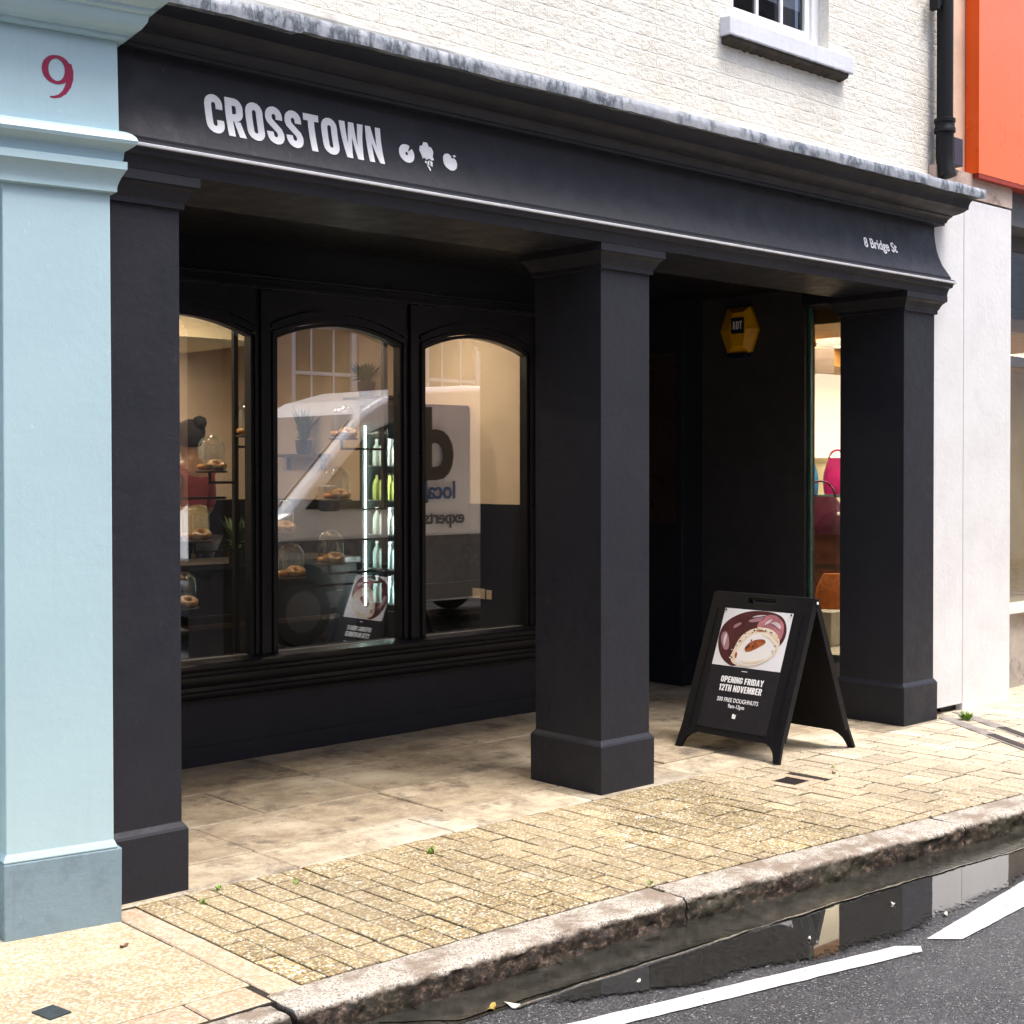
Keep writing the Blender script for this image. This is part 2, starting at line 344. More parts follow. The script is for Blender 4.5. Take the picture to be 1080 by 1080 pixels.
# flat glyphs: list of polygons in unit cap height
def arc(cx, cy, r, a0, a1, n=8): return [(cx+r*math.cos(R(a0+(a1-a0)*i/n)), cy+r*math.sin(R(a0+(a1-a0)*i/n))) for i in range(n+1)]
def ribbon(path, wd, closed=False):
    n = len(path); out = []; wds = wd if isinstance(wd, list) else [wd]*n
    for i in range(n):
        a = path[(i-1) % n] if (closed or i) else path[i]; c = path[(i+1) % n] if (closed or i < n-1) else path[i]; p = path[i]
        def un(q, r):
            d = math.hypot(r[0]-q[0], r[1]-q[1]) or 1; return ((r[0]-q[0])/d, (r[1]-q[1])/d)
        d1 = un(a, p) if a != p else un(p, c); d2 = un(p, c) if c != p else d1
        nx, ny = -(d1[1]+d2[1]), d1[0]+d2[0]; l = math.hypot(nx, ny) or 1; nx /= l; ny /= l
        k = max(.5, -d1[1]*nx+d1[0]*ny); h = wds[i]/2/k
        out.append(((p[0]+nx*h, p[1]+ny*h), (p[0]-nx*h, p[1]-ny*h)))
    polys = []
    for i in range(n if closed else n-1):
        a, b = out[i], out[(i+1) % n]; polys.append([a[0], b[0], b[1], a[1]])
    return polys
S = .19; H = S/2; XL, XR_ = H, .5-H; RR = (XR_-XL)/2; MX = .25
top_arc = arc(MX, 1-H-RR, RR, 0, 180); bot_arc = arc(MX, H+RR, RR, 180, 360)
G = {}
G['C'] = (.5, ribbon([(XR_, .64)]+top_arc+bot_arc+[(XR_, .36)], S))
G['O'] = (.5, ribbon(top_arc+bot_arc, S, True)); G['0'] = G['O']
G['S'] = (.5, ribbon([(XR_, .67)]+top_arc+[(XL, .70), (XL+.03, .62), (MX, .5), (XR_-.03, .38), (XR_, .30)]+list(reversed(arc(MX, H+RR, RR, 180, 360)))+[(XL, .33)], S))
def bowl(y0, y1, x0=S, x1=XR_, r=None):
    r = r or min((y1-y0)/2-.0, .155); return ribbon([(x0, y1)]+arc(x1-r, y1-r, r, 90, 0)+arc(x1-r, y0+r, r, 0, -90)+[(x0, y0)], S)
def rect(a, b, c, d): return [(a, c), (b, c), (b, d), (a, d)]
G['R'] = (.5, [rect(0, S, 0, 1)]+bowl(.5, 1-H)+[[(.22, .403), (.40, .403), (.505, 0), (.31, 0)]])
G['P'] = (.5, [rect(0, S, 0, 1)]+bowl(.47, 1-H))
G['D'] = (.5, [rect(0, S, 0, 1)]+bowl(H, 1-H))
G['B'] = (.5, [rect(0, S, 0, 1)]+bowl(.6, 1-H)+bowl(H, .41))
G['T'] = (.47, [rect(0, .47, .82, 1), rect(.14, .33, 0, .82)])
G['W'] = (.78, [[(0, 1), (.185, 1), (.235, .36), (.305, 1), (.475, 1), (.545, .36), (.595, 1), (.78, 1), (.66, 0), (.475, 0), (.39, .62), (.305, 0), (.12, 0)]])
G['N'] = (.5, [[(0, 0), (0, 1), (.17, 1), (.33, .45), (.33, 1), (.5, 1), (.5, 0), (.34, 0), (.17, .58), (.17, 0)]])
G['E'] = (.42, [rect(0, S, 0, 1), rect(S, .42, .82, 1), rect(S, .38, .41, .59), rect(S, .42, 0, .18)])
G['F'] = (.42, [rect(0, S, 0, 1), rect(S, .42, .82, 1), rect(S, .38, .41, .59)])
G['I'] = (S, [rect(0, S, 0, 1)]); G['1'] = (.3, [[(.11, 0), (.3, 0), (.3, 1), (.16, 1), (0, .88), (0, .74), (.11, .78)]])
G['H'] = (.5, [rect(0, S, 0, 1), rect(.31, .5, 0, 1), rect(S, .31, .41, .59)])
G['G'] = (.5, ribbon([(XR_, .64)]+top_arc+bot_arc+[(XR_, .5)], S)+[rect(.26, XR_-H-.002, .42, .56)])
G['A'] = (.54, [[(0, 0), (.17, 1), (.37, 1), (.54, 0), (.36, 0), (.27, .78), (.18, 0)], rect(.2, .34, .16, .3)])
G['Y'] = (.54, [[(0, 1), (.19, 1), (.27, .62), (.35, 1), (.54, 1), (.365, .4), (.365, 0), (.175, 0), (.175, .4)]])
G['V'] = (.54, [[(0, 1), (.19, 1), (.27, .3), (.35, 1), (.54, 1), (.37, 0), (.17, 0)]])
G['M'] = (.66, [[(0, 0), (0, 1), (.24, 1), (.33, .45), (.42, 1), (.66, 1), (.66, 0), (.49, 0), (.49, .6), (.39, 0), (.27, 0), (.17, .6), (.17, 0)]])
G['2'] = (.5, ribbon([(XL, .66)]+list(reversed(arc(MX, 1-H-RR, RR, 0, 180)))+[(XR_, .66), (.36, .45), (.18, .2), (.16, H), (.5, H)], S))
def glyphs(text, gap=.08):
    x = 0; out = []
    for ch in text:
        if ch == ' ': x += .25; continue
        wd, ps = G[ch]; out.append((ch, [[(px+x, py) for px, py in p] for p in ps])); x += wd+gap
    return out, x-gap
def flat_mesh(polys, fn, thick):
    mb = MB()
    for p in polys: mb.rings([[fn(x, y, 0) for x, y in p], [fn(x, y, thick) for x, y in p]])
    return mb
def font_mesh(text, size, fn_matrix, name, mat, parent, extrude=.001, offset=0, sx=1.0, align='LEFT', **t):
    cu = bpy.data.curves.new(name, 'FONT'); cu.body = text; cu.size = size; cu.extrude = extrude; cu.offset = offset; cu.align_x = align; cu.resolution_u = 4
    tmp = bpy.data.objects.new('tmp', cu); COL.objects.link(tmp)
    bpy.context.view_layer.update()
    me = bpy.data.meshes.new_from_object(tmp.evaluated_get(bpy.context.evaluated_depsgraph_get()))
    bpy.data.objects.remove(tmp); bpy.data.curves.remove(cu)
    me.transform(fn_matrix @ Matrix.Diagonal((sx, 1, 1, 1))); me.name = name; me.materials.clear(); me.materials.append(mat)
    o = bpy.data.objects.new(name, me); COL.objects.link(o)
    if parent: o.parent = parent
    return tag(o, **t)
FRONT = Matrix(((1, 0, 0, 0), (0, 0, -1, 0), (0, 1, 0, 0), (0, 0, 0, 1)))   # text plane facing -y

# ------------------------------------------------------------------ ground
def kf(x):       # kerb front line
    if x < 1.34: return -1.305-.035*(x+.37)
    if x < 6: return -1.365-.088*(x-1.34)
    return -1.775-.02*(x-6)
KW = .175
def road():
    mb = MB(); mb.poly([(-60, -1.22, -.1), (60, -1.22, -.1), (60, -7.0, -.1), (-60, -7.0, -.1)])
    mb.build('road', ASPH, kind='structure')
road()
# whole pavement bed
bx = [-60, -.37, 1.34, 3, 4.5, 6, 15, 60]
bed = MB(); bed.rings([[(x, kf(min(x, 20))+.12 if x > -10 else -1.0, -.3), (x, 60, -.3), (x, 60, -.006), (x, kf(min(x, 20))+.12 if x > -10 else -1.0, -.006)] for x in bx])
bed.build('pavement_bed', JOINT, kind='structure')
MB().box(-60, 60, -9, -7.0, -.3, 0.0).build('far_pavement', GREYST, kind='structure')
MB().box(-60, 60, -60, -9, -.3, -.02).build('ground', GREYST, kind='structure')
def block(mb, x0, x1, y0, y1, z, ch=.004, zb=-.03):
    if y1-y0 < .012 or x1-x0 < .012: return
    tx = random.uniform(-.0012, .0012); ty = random.uniform(-.0012, .0012)
    def zz(x, y): return z+(tx if x > (x0+x1)/2 else -tx)*.6+(ty if y > (y0+y1)/2 else -ty)*.6
    r = [[(x0, y0, zb), (x1, y0, zb), (x1, y1, zb), (x0, y1, zb)],
         [(x0, y0, z-ch), (x1, y0, z-ch), (x1, y1, z-ch), (x0, y1, z-ch)],
         [(x0+ch, y0+ch, zz(x0, y0)), (x1-ch, y0+ch, zz(x1, y0)), (x1-ch, y1-ch, zz(x1, y1)), (x0+ch, y1-ch, zz(x0, y1))]]
    mb.rings(r)
drain_c = (3.245, -.445)
mb = MB(); x = -.225
while x < 16:
    wd = random.uniform(.100, .108); g = random.uniform(.006, .0085)
    yb = kf(x+wd/2)+KW+.004; y = -.055-random.choice((.0, .1))-random.uniform(0, .02); top = -.055
    ys = [top]
    yy = y if y < top-.03 else y-.2
    while yy > yb+.05: ys.append(yy); yy -= random.uniform(.196, .208)
    ys.append(yb)
    for a, b_ in zip(ys[:-1], ys[1:]):
        if x+wd-g > drain_c[0]-.13 and x < drain_c[0]+.13 and b_ < drain_c[1]+.13 and a > drain_c[1]-.13:
            if a > drain_c[1]+.136: block(mb, x, x+wd-g, drain_c[1]+.132, a-.002, 0, .006)
            if b_ < drain_c[1]-.136: block(mb, x, x+wd-g, b_+.006, drain_c[1]-.132, 0, .006)
            continue
        if x > 5.55 and a > -.1: pass
        block(mb, x, x+wd-g, b_+random.uniform(.009, .013), a-random.uniform(0, .001), random.gauss(0, .0012), .0025)
    x += wd
mb.build('sett_pavement', SETT, kind='structure')
# setts in front of the next shops
mb = MB(); x = 5.6
while x < 16:
    wd = .104; y = .35
    while y > -.04:
        block(mb, x, x+wd-.006, max(y-.2, -.045), y-.005, random.gauss(0, .0015), .005); y -= .2
    x += wd
mb.build('sett_pavement', SETT, kind='structure')
# york stone flags in the arcade
mb = MB()
SLAB_LIT = slab_mat('york_stone_lit_row', (.50, .43, .31), (.30, .24, .17), (.60, .56, .48), (.15, .12, .10))  # front row copies the york stone lighter, daylight put into its colour
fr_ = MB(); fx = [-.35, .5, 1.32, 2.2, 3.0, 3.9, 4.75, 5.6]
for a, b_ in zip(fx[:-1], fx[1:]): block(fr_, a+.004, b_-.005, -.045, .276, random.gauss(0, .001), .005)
fr_.build('flagstone_floor', SLAB_LIT, kind='structure')
rows = [(.28, .80, [-.35, .5, 1.53, 2.42, 3.1, 4.1, 4.95, 5.6]),
        (.80, 1.375, [-.35, .1, .884, 1.545, 2.3, 3.2, 3.85, 4.6, 5.6]), (1.375, 1.95, [-.35, .55, 1.54, 2.08, 2.75, 3.6, 4.4, 5.6]), (1.95, 3.2, [-.35, 1.0, 2.37, 3.4, 4.5, 5.6])]
for y0, y1, xs in rows:
    for a, b_ in zip(xs[:-1], xs[1:]): block(mb, a+.005, b_-.006, y0+.006, y1-.006, random.gauss(0, .002), .005)
mb.build('flagstone_floor', SLAB, kind='structure')
MB().box(-.35, 5.6, .79, 1.96, -.02, -.0035).build('mortar_bed', simple('pale_mortar', (.42, .36, .26), .9, .3, 20, 120, .4), kind='structure')
# left concrete slabs, edging and brick patch
mb = MB()
for a, b_ in ((-1.9, -1.15), (-1.15, -.343)):
    block(mb, a+.003, b_-.003, -.545, .4, 0, .004); block(mb, a+.003, b_-.003, -1.02, -.553, .001, .004)
for k in range(8): block(mb, -2.8-k*.9, -1.905-k*.9, -1.02, .4, 0, .004)
mb.build('slab_pavement', SLABC, kind='structure')
mb = MB(); y = -.07
while y > -1.14: block(mb, -.338, -.232, max(y-.45, -1.14), y-.005, 0, .004); y -= .45
x = -9.0
while x < -.40:
    block(mb, x, min(x+.21, -.343), -1.175, -1.026, -.001, .005); x += .216
mb.build('brick_edging', REDST, kind='structure')
# kerb stones with a chipped face
def kerb_stone(mb, x0, x1, step, drop=0.0):
    n = max(2, int((x1-x0)/step)); rows_ = []
    prof = [(0, -.13), (0, -.11), (0, -.095), (0, -.08), (0, -.065), (0, -.05), (.001, -.036), (.002, -.024), (.004, -.014), (.009, -.006), (.017, -.0015), (.03, 0), (.05, .0), (.08, .0), (.12, .0), (KW, 0), (KW, -.13)]
    for i in range(n+1):
        x = x0+(x1-x0)*i/n; e = min(x-x0, x1-x); er = max(0, .02-e)*.5; ring = []
        for k, (o, z) in enumerate(prof):
            p = Vector((x*14, o*14, z*22)); fr = 1 if k < 10 else .22
            d = (noise.noise(p)*.013+noise.noise(p*2.9)*.009+noise.noise(p*7)*.004)*fr
            low = noise.noise(Vector((x*1.8, 3, 1)))*.012
            y = kf(x)+o-d*1.0-low*(1 if k < 12 else 0)+er*fr
            zz = z-drop*(1 if z > -.1 else 0)-er*.6*(1 if k > 5 else 0)+(noise.noise(p*1.3)*.005*(1 if 7 < k < 15 else .3))
            ring.append((x, y, zz-.001))
        rows_.append(ring)
    mb.rings([list(r) for r in rows_])
mb = MB(); js = [-.36, 1.342, 3.09, 4.75, 6.4]
for a, b_ in zip(js[:-1], js[1:]): kerb_stone(mb, a+.005, b_-.005, .012)
for k in range(12): kerb_stone(mb, 6.405+k*1.6, 6.395+(k+1)*1.6, .1)
for k in range(6): kerb_stone(mb, -.37-(k+1)*1.5, -.375-k*1.5, .04, .008)
mb.build('kerb', KERB, smooth=50, kind='structure')
mb = MB(); x = -8.0   # gutter channel blocks
while x < 20:
    L = .62 if x < 8 else 2; a, b_ = x+.003, x+L-.003
    ya, yb = kf(a)+.03, kf(b_)+.03
    mb.rings([[(a, ya-.225, z), (b_, yb-.225, z), (b_, yb, z), (a, ya, z)] for z in (-.12, -.095-random.random()*.001)])
    x += L
mb.build('gutter', GUTTER, kind='structure')
def irregular(pts, amp, sub, z, seed=0):
    out = []
    for i in range(len(pts)):
        a = Vector(pts[i]); b_ = Vector(pts[(i+1) % len(pts)]); L = (b_-a).length; k = max(1, int(L/sub))
        for j in range(k):
            p = a.lerp(b_, j/k); n1 = noise.noise(Vector((p.x*9+seed, p.y*9, 0)))*amp+noise.noise(Vector((p.x*30+seed, p.y*30, 5)))*amp*.45
            d = (b_-a).normalized(); out.append((p.x-d.y*n1, p.y+d.x*n1, z))
    return out
ml = MB(); ml.poly(irregular([(-.55, -1.55), (1.675, -2.04), (1.745, -2.10), (1.70, -2.135), (.45, -1.86), (-.55, -1.72)], .004, .03, -.0955))
ml.poly(irregular([(1.83, -2.075), (2.75, -1.965), (5.5, -1.95), (8, -2.2), (8, -2.32), (5.5, -2.08), (2.6, -2.12), (1.92, -2.165)], .004, .03, -.0955))
ml.build('road_marking', LINE, kind='structure')
def lerpc(tab, x):
    for (x0, *a), (x1, *b_) in zip(tab[:-1], tab[1:]):
        if x0 <= x <= x1: f = (x-x0)/(x1-x0); return [p+(q-p)*f for p, q in zip(a, b_)]
    return list(tab[-1][1:])
PT = [(.25, -1.545, -1.56), (.6, -1.555, -1.70), (1.0, -1.575, -1.86), (1.4, -1.59, -1.98), (1.8, -1.61, -2.06), (2.2, -1.635, -2.03), (2.7, -1.68, -1.98), (3.2, -1.725, -1.94), (4.0, -1.80, -1.93), (5.4, -1.93, -1.96)]
def puddle():
    me_v = []; me_f = []; att = []; nx_, nu = 340, 14
    for i in range(nx_+1):
        x = .25+5.15*i/nx_; a, b_ = lerpc(PT, x)
        a += noise.noise(Vector((x*6, 0, 0)))*.012+noise.noise(Vector((x*21, 0, 3)))*.005; b_ += -.04+noise.noise(Vector((x*4, 8, 0)))*.05+noise.noise(Vector((x*15, 8, 0)))*.014
        for u in range(nu+1):
            f = u/nu; me_v.append((x, a+(b_-a)*f, -.0915)); att.append((min(1, f*10) if f < .5 else min(1, (1-f)*1.9))*min(1, (x-.25)*2.5))
    for i in range(nx_):
        for u in range(nu): k = i*(nu+1)+u; me_f.append((k, k+1, k+nu+2, k+nu+1))
    me = bpy.data.meshes.new('puddle_water'); me.from_pydata(me_v, [], me_f); at = me.attributes.new('wet', 'FLOAT', 'POINT')
    for k, v in enumerate(att): at.data[k].value = v
    me.materials.append(WATER); o = bpy.data.objects.new('puddle_water', me); COL.objects.link(o); tag(o, kind='structure')
puddle()
sa, sb = [], []
for i in range(300):
    x = .3+4.6*i/299; a = lerpc(PT, x)[0]+noise.noise(Vector((x*6, 0, 0)))*.012+noise.noise(Vector((x*21, 0, 3)))*.005; wd = .003+.009*max(0, noise.noise(Vector((x*5, 7, 7)))+.25)+.006*abs(noise.noise(Vector((x*31, 7, 7))))
    sa.append((x, a+wd*.5, -.0896)); sb.append((x, a-wd*.7, -.0896))
MB().quadstrip(sa, sb).build('silt_line', simple('wet_silt', (.26, .23, .18), .35, .3, 60, 150, .5, c2=(.07, .06, .045)), kind='structure')
MB().poly(irregular([(-.1, -1.345), (.7, -1.38), (1.5, -1.41), (2.6, -1.50), (3.6, -1.59), (5, -1.72), (5, -1.88), (3.6, -1.75), (2.6, -1.67), (1.5, -1.585), (.7, -1.535), (.1, -1.50)], .008, .03, -.0912, 3)).build('gutter_water', GUTTER, kind='structure')

# ------------------------------------------------------------------ the black shop building
SHOP = empty('shop_building', (2.5, 1.0, 0), 0, 'cream brick building over a black arcaded doughnut shopfront with white sign letters', 'building')
def sp(mb, name, mat, parent=SHOP, **k):        # shop part built in world coordinates
    o = mb.build(name, mat, parent, **k)
    if parent is SHOP: o.location = (-2.5, -1.0, 0)
    return o
XB, XC, WF, WC, WD = 2.3065, 5.025, .354, .353, .466
def pillar(x0, x1):
    PL = [(.018, -.02), (.019, .236), (.014, .246), (.002, .262), (0, .264), (0, 1.0), (0, 1.8), (0, 2.585)]
    m = MB().loft([(o, z) for o, z in PL], x0, x1, 0, WD, B=1)
    p = sp(m, 'pillar', BLACK, bevel=.004)
    c = MB().loft([(.004, 2.581), (.014, 2.584), (.014, 2.606), (.02, 2.612), (.026, 2.625), (.036, 2.645), (.048, 2.655), (.050, 2.659), (.056, 2.661), (.058, 2.664), (.058, 2.699)], x0, x1, 0, WD, B=1)
    sp(c, 'capital', BLACK, p)
    return p
for a, wd in ((-.354, .354), (XB, WF), (XC, WC)): pillar(a, a+wd)
# fascia, beam, cornice
XLc, XRc = -.345, 5.38
fas = [(.055, 2.701), (.060, 2.728), (.066, 2.745), (.080, 2.752), (.083, 2.768), (.086, 2.772), (.094, 2.782), (.094, 2.792), (.086, 2.800), (.072, 2.806), (.072, 2.818), (.066, 2.829), (.050, 2.862), (.034, 2.895), (.020, 2.94), (.009, 2.986), (.002, 3.04), (-.002, 3.09), (-.003, 3.152)]
def fasy(z):
    for (o0, z0), (o1, z1) in zip(fas[:-1], fas[1:]):
        if z0 <= z <= z1 and z >= 2.829: return -(o0+(o1-o0)*(z-z0)/(z1-z0))
    return .003
sp(MB().loft(fas, XLc, XRc, 0, .47, L=0), 'fascia', BLACK, smooth=28)
cor = [(.0, 3.143), (.044, 3.146), (.044, 3.160), (.052, 3.163), (.055, 3.172), (.060, 3.184), (.071, 3.196), (.078, 3.199), (.078, 3.206), (.092, 3.212), (.110, 3.219), (.131, 3.232), (.142, 3.243), (.150, 3.247), (.150, 3.258), (.153, 3.275), (.160, 3.295), (.172, 3.309), (.190, 3.316), (.205, 3.318), (.205, 3.336)]
sp(MB().loft([(.0955, 2.777), (.0975, 2.780), (.0975, 2.787), (.0955, 2.790)], XLc, XRc, 0, .02, L=0), 'lip_strip', simple('pale_lip_strip', (.58, .59, .62), .3, .08, 9, 60, .05))  # thin pale strip along the fascia lip
sp(MB().loft(cor, XLc, XRc, 0, .09, L=0), 'cornice', BLACK, smooth=28)
# lead flashing: front drip with wavy lower edge, top slope back to the wall
mb = MB(); n = 360; sec = []
for i in range(n+1):
    x = XLc+(XRc+.228-XLc)*i/n; wv = noise.noise(Vector((x*3, 0, 0)))*.006+noise.noise(Vector((x*16, 2, 0)))*.003+noise.noise(Vector((x*50, 2, 0)))*.001
    yo = -.226+noise.noise(Vector((x*5, 9, 0)))*.005; t = .0+.004*x
    zb = 3.278+wv+t+(.012 if x > .4 else 0); zt = 3.352+t+noise.noise(Vector((x*2.2, 4, 4)))*.007+noise.noise(Vector((x*22, 4, 4)))*.003
    if x < .35: zt -= .02*(1-x/.35 if x > 0 else 1)
    jog = .004 if abs(x-2.27) < .012 or abs(x-.74) < .012 or abs(x-4.1) < .012 else 0
    sec.append([(x, yo+.012, zb+.004), (x, yo-jog, zb), (x, yo-.003-jog, (zb+zt)/2), (x, yo-jog, zt-.006), (x, yo+.008, zt), (x, yo+.15, zt+.05), (x, .098, zt+.10), (x, .098, zb+.05)])
mb.rings(sec)
sp(mb, 'lead_flashing', LEAD, smooth=50)
sp(MB().loft([(.09, 3.40), (.085, 3.455), (.03, 3.485), (.012, 3.50)], -.34, 5.5, .1, .12, L=0, Rr=0), 'mortar_fillet', simple('grey_mortar', (.50, .49, .47), .8, .3, 5, 60, .4))
# upper wall with a sash window
WX0, WX1, WZ0, WZ1 = 3.45, 4.36, 4.06, 5.5
mb = MB()
for a, b_, c, d in ((-.35, WX0, 3.20, 8), (WX1, 5.46, 3.20, 8), (WX0, WX1, 3.20, WZ0), (WX0, WX1, WZ1, 8)): mb.box(a, b_, .1, .32, c, d)
mb.box(5.46, 5.63, .104, .32, 3.45, 8)
sp(mb, 'upper_wall', CREAMB)
win = sp(MB().box(WX0, WX0+.07, .17, .24, WZ0+.0, WZ1).box(WX1-.07, WX1, .17, .24, WZ0, WZ1).box(WX0+.07, WX1-.07, .17, .24, WZ0, WZ0+.07).box(WX0+.07, WX1-.07, .17, .24, WZ1-.07, WZ1)
   .box(WX0+.07, WX0+.12, .185, .225, WZ0+.07, WZ1-.07).box(WX1-.12, WX1-.07, .185, .225, WZ0+.07, WZ1-.07).box(WX0+.12, WX1-.12, .185, .225, WZ0+.07, WZ0+.12)
   .box(WX0+.33, WX0+.355, .19, .215, WZ0+.12, WZ1-.07).box(WX0+.56, WX0+.585, .19, .215, WZ0+.12, WZ1-.07).box(WX0+.12, WX1-.12, .188, .218, 4.72, 4.76), 'sash_window', WHITEP, bevel=.003)
sp(MB().box(WX0+.12, WX1-.12, .203, .207, WZ0+.12, WZ1-.07), 'pane', WGLASS, win)
sp(MB().quadstrip([(WX0+.60+.01*i, .26+.012*math.sin(i*1.3), WZ0+.09) for i in range(20)], [(WX0+.60+.01*i, .26+.012*math.sin(i*1.3), WZ1) for i in range(20)]), 'curtain', WHITEP, win)
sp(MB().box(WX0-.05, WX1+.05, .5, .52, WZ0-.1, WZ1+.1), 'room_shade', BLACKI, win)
mb = MB(); n = 40
mb.rings([[(3.345+1.175*i/n, .03+noise.noise(Vector((i*.7, 1, 1)))*.003, 3.95+noise.noise(Vector((i*.9, 0, 0)))*.003), (3.345+1.175*i/n, .03, 4.048), (3.345+1.175*i/n, .19, 4.068), (3.345+1.175*i/n, .19, 3.95)] for i in range(n+1)])
sp(mb, 'window_sill', SILLM, win, bevel=.006)
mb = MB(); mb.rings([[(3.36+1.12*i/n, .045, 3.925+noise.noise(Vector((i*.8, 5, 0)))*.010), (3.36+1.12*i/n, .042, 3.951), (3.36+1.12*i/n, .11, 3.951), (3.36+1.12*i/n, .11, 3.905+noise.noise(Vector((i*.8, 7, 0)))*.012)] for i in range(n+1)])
sp(mb, 'sill_underside', simple('dark_brown_mortar', (.06, .045, .03), .9, .3, 12, 60, .5), win)  # dark brown uneven strip along the underside of the sill
# arcade ceiling, side walls, roof, back
sp(MB().box(-.35, 5.6, .47, 3.3, 2.86, 2.95), 'arcade_ceiling', BLACKI)
sp(MB().box(-.35, 5.62, .12, 7, 3.0, 3.1), 'first_floor_slab', BLACKI)
sp(MB().box(-.35, 5.62, .1, 7.2, 8.0, 8.1), 'roof', GREYST)
sp(MB().box(-.45, -.355, .02, 7.2, -.05, 8), 'side_wall', CREAMB)
sp(MB().box(-.354, 7.0, 7.0, 7.2, 0, 8), 'back_wall', CREAMB)
# window wall with arched openings
PANES = [(.63, 1.555), (1.678, 2.600), (2.748, 3.650)]
ZS, ZSP, ZA, YW = .572, 2.362, 2.455, 1.93
def archz(x, a, b_, zs=ZSP, za=ZA):
    h = za-zs; c = (b_-a)/2; rad = (c*c+h*h)/(2*h); return za-rad+math.sqrt(max(0, rad*rad-(x-(a+b_)/2)**2))
mb = MB(); NS = 20
for a, b_ in PANES:
    for i in range(NS):
        x0, x1 = a+(b_-a)*i/NS, a+(b_-a)*(i+1)/NS; z0, z1 = archz(x0, a, b_), archz(x1, a, b_)
        mb.rings([[(x0, YW, z0), (x1, YW, z1), (x1, YW, 2.86), (x0, YW, 2.86)], [(x0, YW+.09, z0), (x1, YW+.09, z1), (x1, YW+.09, 2.86), (x0, YW+.09, 2.86)]])
xs = [-.35, .63, 1.555, 1.678, 2.6, 2.748, 3.65, 3.86]
for k in range(0, 8, 2): mb.box(xs[k], xs[k+1], YW, YW+.09, ZS-.02, 2.86)
frame = sp(mb, 'window_frame', BLACKW)
# raised posts and mouldings on the frame
mb = MB()
for c in (1.6165, 2.674, 3.735, .56): mb.box(c-.030, c+.030, YW-.022, YW-.001, ZS, 2.60)
for z0, z1, d in ((2.60, 2.625, .05), (2.625, 2.66, .03), (2.66, 2.675, .06)): mb.box(-.35, 3.86, YW-d, YW-.001, z0, z1)
x = .5
sp(mb, 'frame_moulding', BLACKW, frame, bevel=.003)
for a, b_ in PANES:
    pth = [(a, ZS)]+[(a+(b_-a)*i/NS, archz(a+(b_-a)*i/NS, a, b_)) for i in range(NS+1)]+[(b_, ZS)]
    mb = MB()
    for wd, y0, y1, off in ((.018, YW-.016, YW+.02, .004), (.020, YW-.002, YW+.06, -.016)):
        for q in ribbon([(px+(off if px < (a+b_)/2 else -off)*-1, pz+off) for px, pz in pth], wd): mb.rings([[(px, y0, pz) for px, pz in q], [(px, y1, pz) for px, pz in q]])
    # inner blind arch line above
    p2 = [(a-.02+(b_-a+.04)*i/NS, archz(a-.02+(b_-a+.04)*i/NS, a-.03, b_+.03, ZSP+.035, ZA+.055)) for i in range(NS+1)]
    for q in ribbon(p2, .022): mb.rings([[(px, YW-.02, pz) for px, pz in q], [(px, YW+.01, pz) for px, pz in q]])
    sp(mb, 'arched_bead', BLACKW, frame)
    gl = [(a-.005, ZS-.01)]+[(px+(.0), pz+.004) for px, pz in pth[1:-1]]+[(b_+.005, ZS-.01)]
    sp(MB().rings([[(px, YW+.055, pz) for px, pz in gl], [(px, YW+.061, pz) for px, pz in gl]]), 'window_pane', GLASS, frame)
    sp(MB().box(a+.012, b_-.012, YW+.038, YW+.053, ZS-.004, ZS+.004).box(b_-.016, b_-.010, YW+.038, YW+.053, ZS, ZS+.55), 'sealant_bead', simple('pale_sealant', (.5, .48, .42), .4, .2, 20, 80, .1), frame)
sill = MB().loft([(.0, .36), (.02, .372), (.03, .386), (.032, .40), (.018, .41), (.018, .43), (.045, .45), (.055, .47), (.058, .49), (.048, .50), (.048, .515), (.085, .53), (.092, .54), (.092, .556), (.080, .565), (.0, .573)], -.35, 3.86, YW-.001, YW+.08, L=0, Rr=0)
sp(sill, 'window_sill', BLACKW, smooth=28)
sp(MB().box(-.35, 3.86, 1.955, 2.02, -.02, .37).box(-.35, 3.86, 1.945, 1.956, -.02, .10), 'stall_riser', BLACK)
# entrance lobby
lob = MB().box(3.86, 3.95, 1.94, 3.0, -.01, 2.86).box(3.95, 5.28, 3.0, 3.1, 2.35, 2.86).box(3.95, 4.1, 3.0, 3.1, 0, 2.35).box(5.13, 5.28, 3.0, 3.1, 0, 2.35)
sp(lob, 'lobby_wall', BLACK)
door = sp(MB().box(4.1, 4.22, 3.03, 3.08, .04, 2.3).box(5.01, 5.13, 3.03, 3.08, .04, 2.3).box(4.22, 5.01, 3.03, 3.08, .04, .5).box(4.22, 5.01, 3.03, 3.08, 2.18, 2.3), 'entrance_door', BLACKW, bevel=.004)
sp(MB().box(4.22, 5.01, 3.05, 3.056, .5, 2.18), 'pane', GLASS, door)
sp(MB().tube([(4.3, 2.97, .9), (4.3, 2.97, 1.5)], .015).tube([(4.3, 2.97, 1.0), (4.3, 3.04, 1.0)], .01).tube([(4.3, 2.97, 1.4), (4.3, 3.04, 1.4)], .01), 'handle', STEEL, door)
pier = MB().box(5.28, 5.50, 2.0, 3.1, -.01, 2.86).box(5.262, 5.28, 1.985, 3.0, -.01, .17).box(5.28, 5.50, 1.985, 2.0, -.01, .17)
pier.box(5.266, 5.28, 2.0, 2.06, .17, 2.86).box(5.266, 5.28, 2.06, 2.75, 2.46, 2.86).box(5.266, 5.28, 2.38, 2.44, .17, 2.46)
sp(pier, 'lobby_pier', BLACK, bevel=.003)
sp(MB().box(5.272, 5.279, 2.06, 2.38, 1.2, 2.46), 'side_light', simple('brown_dark_panel', (.05, .03, .025), .3, .2, 4, 50, .1))
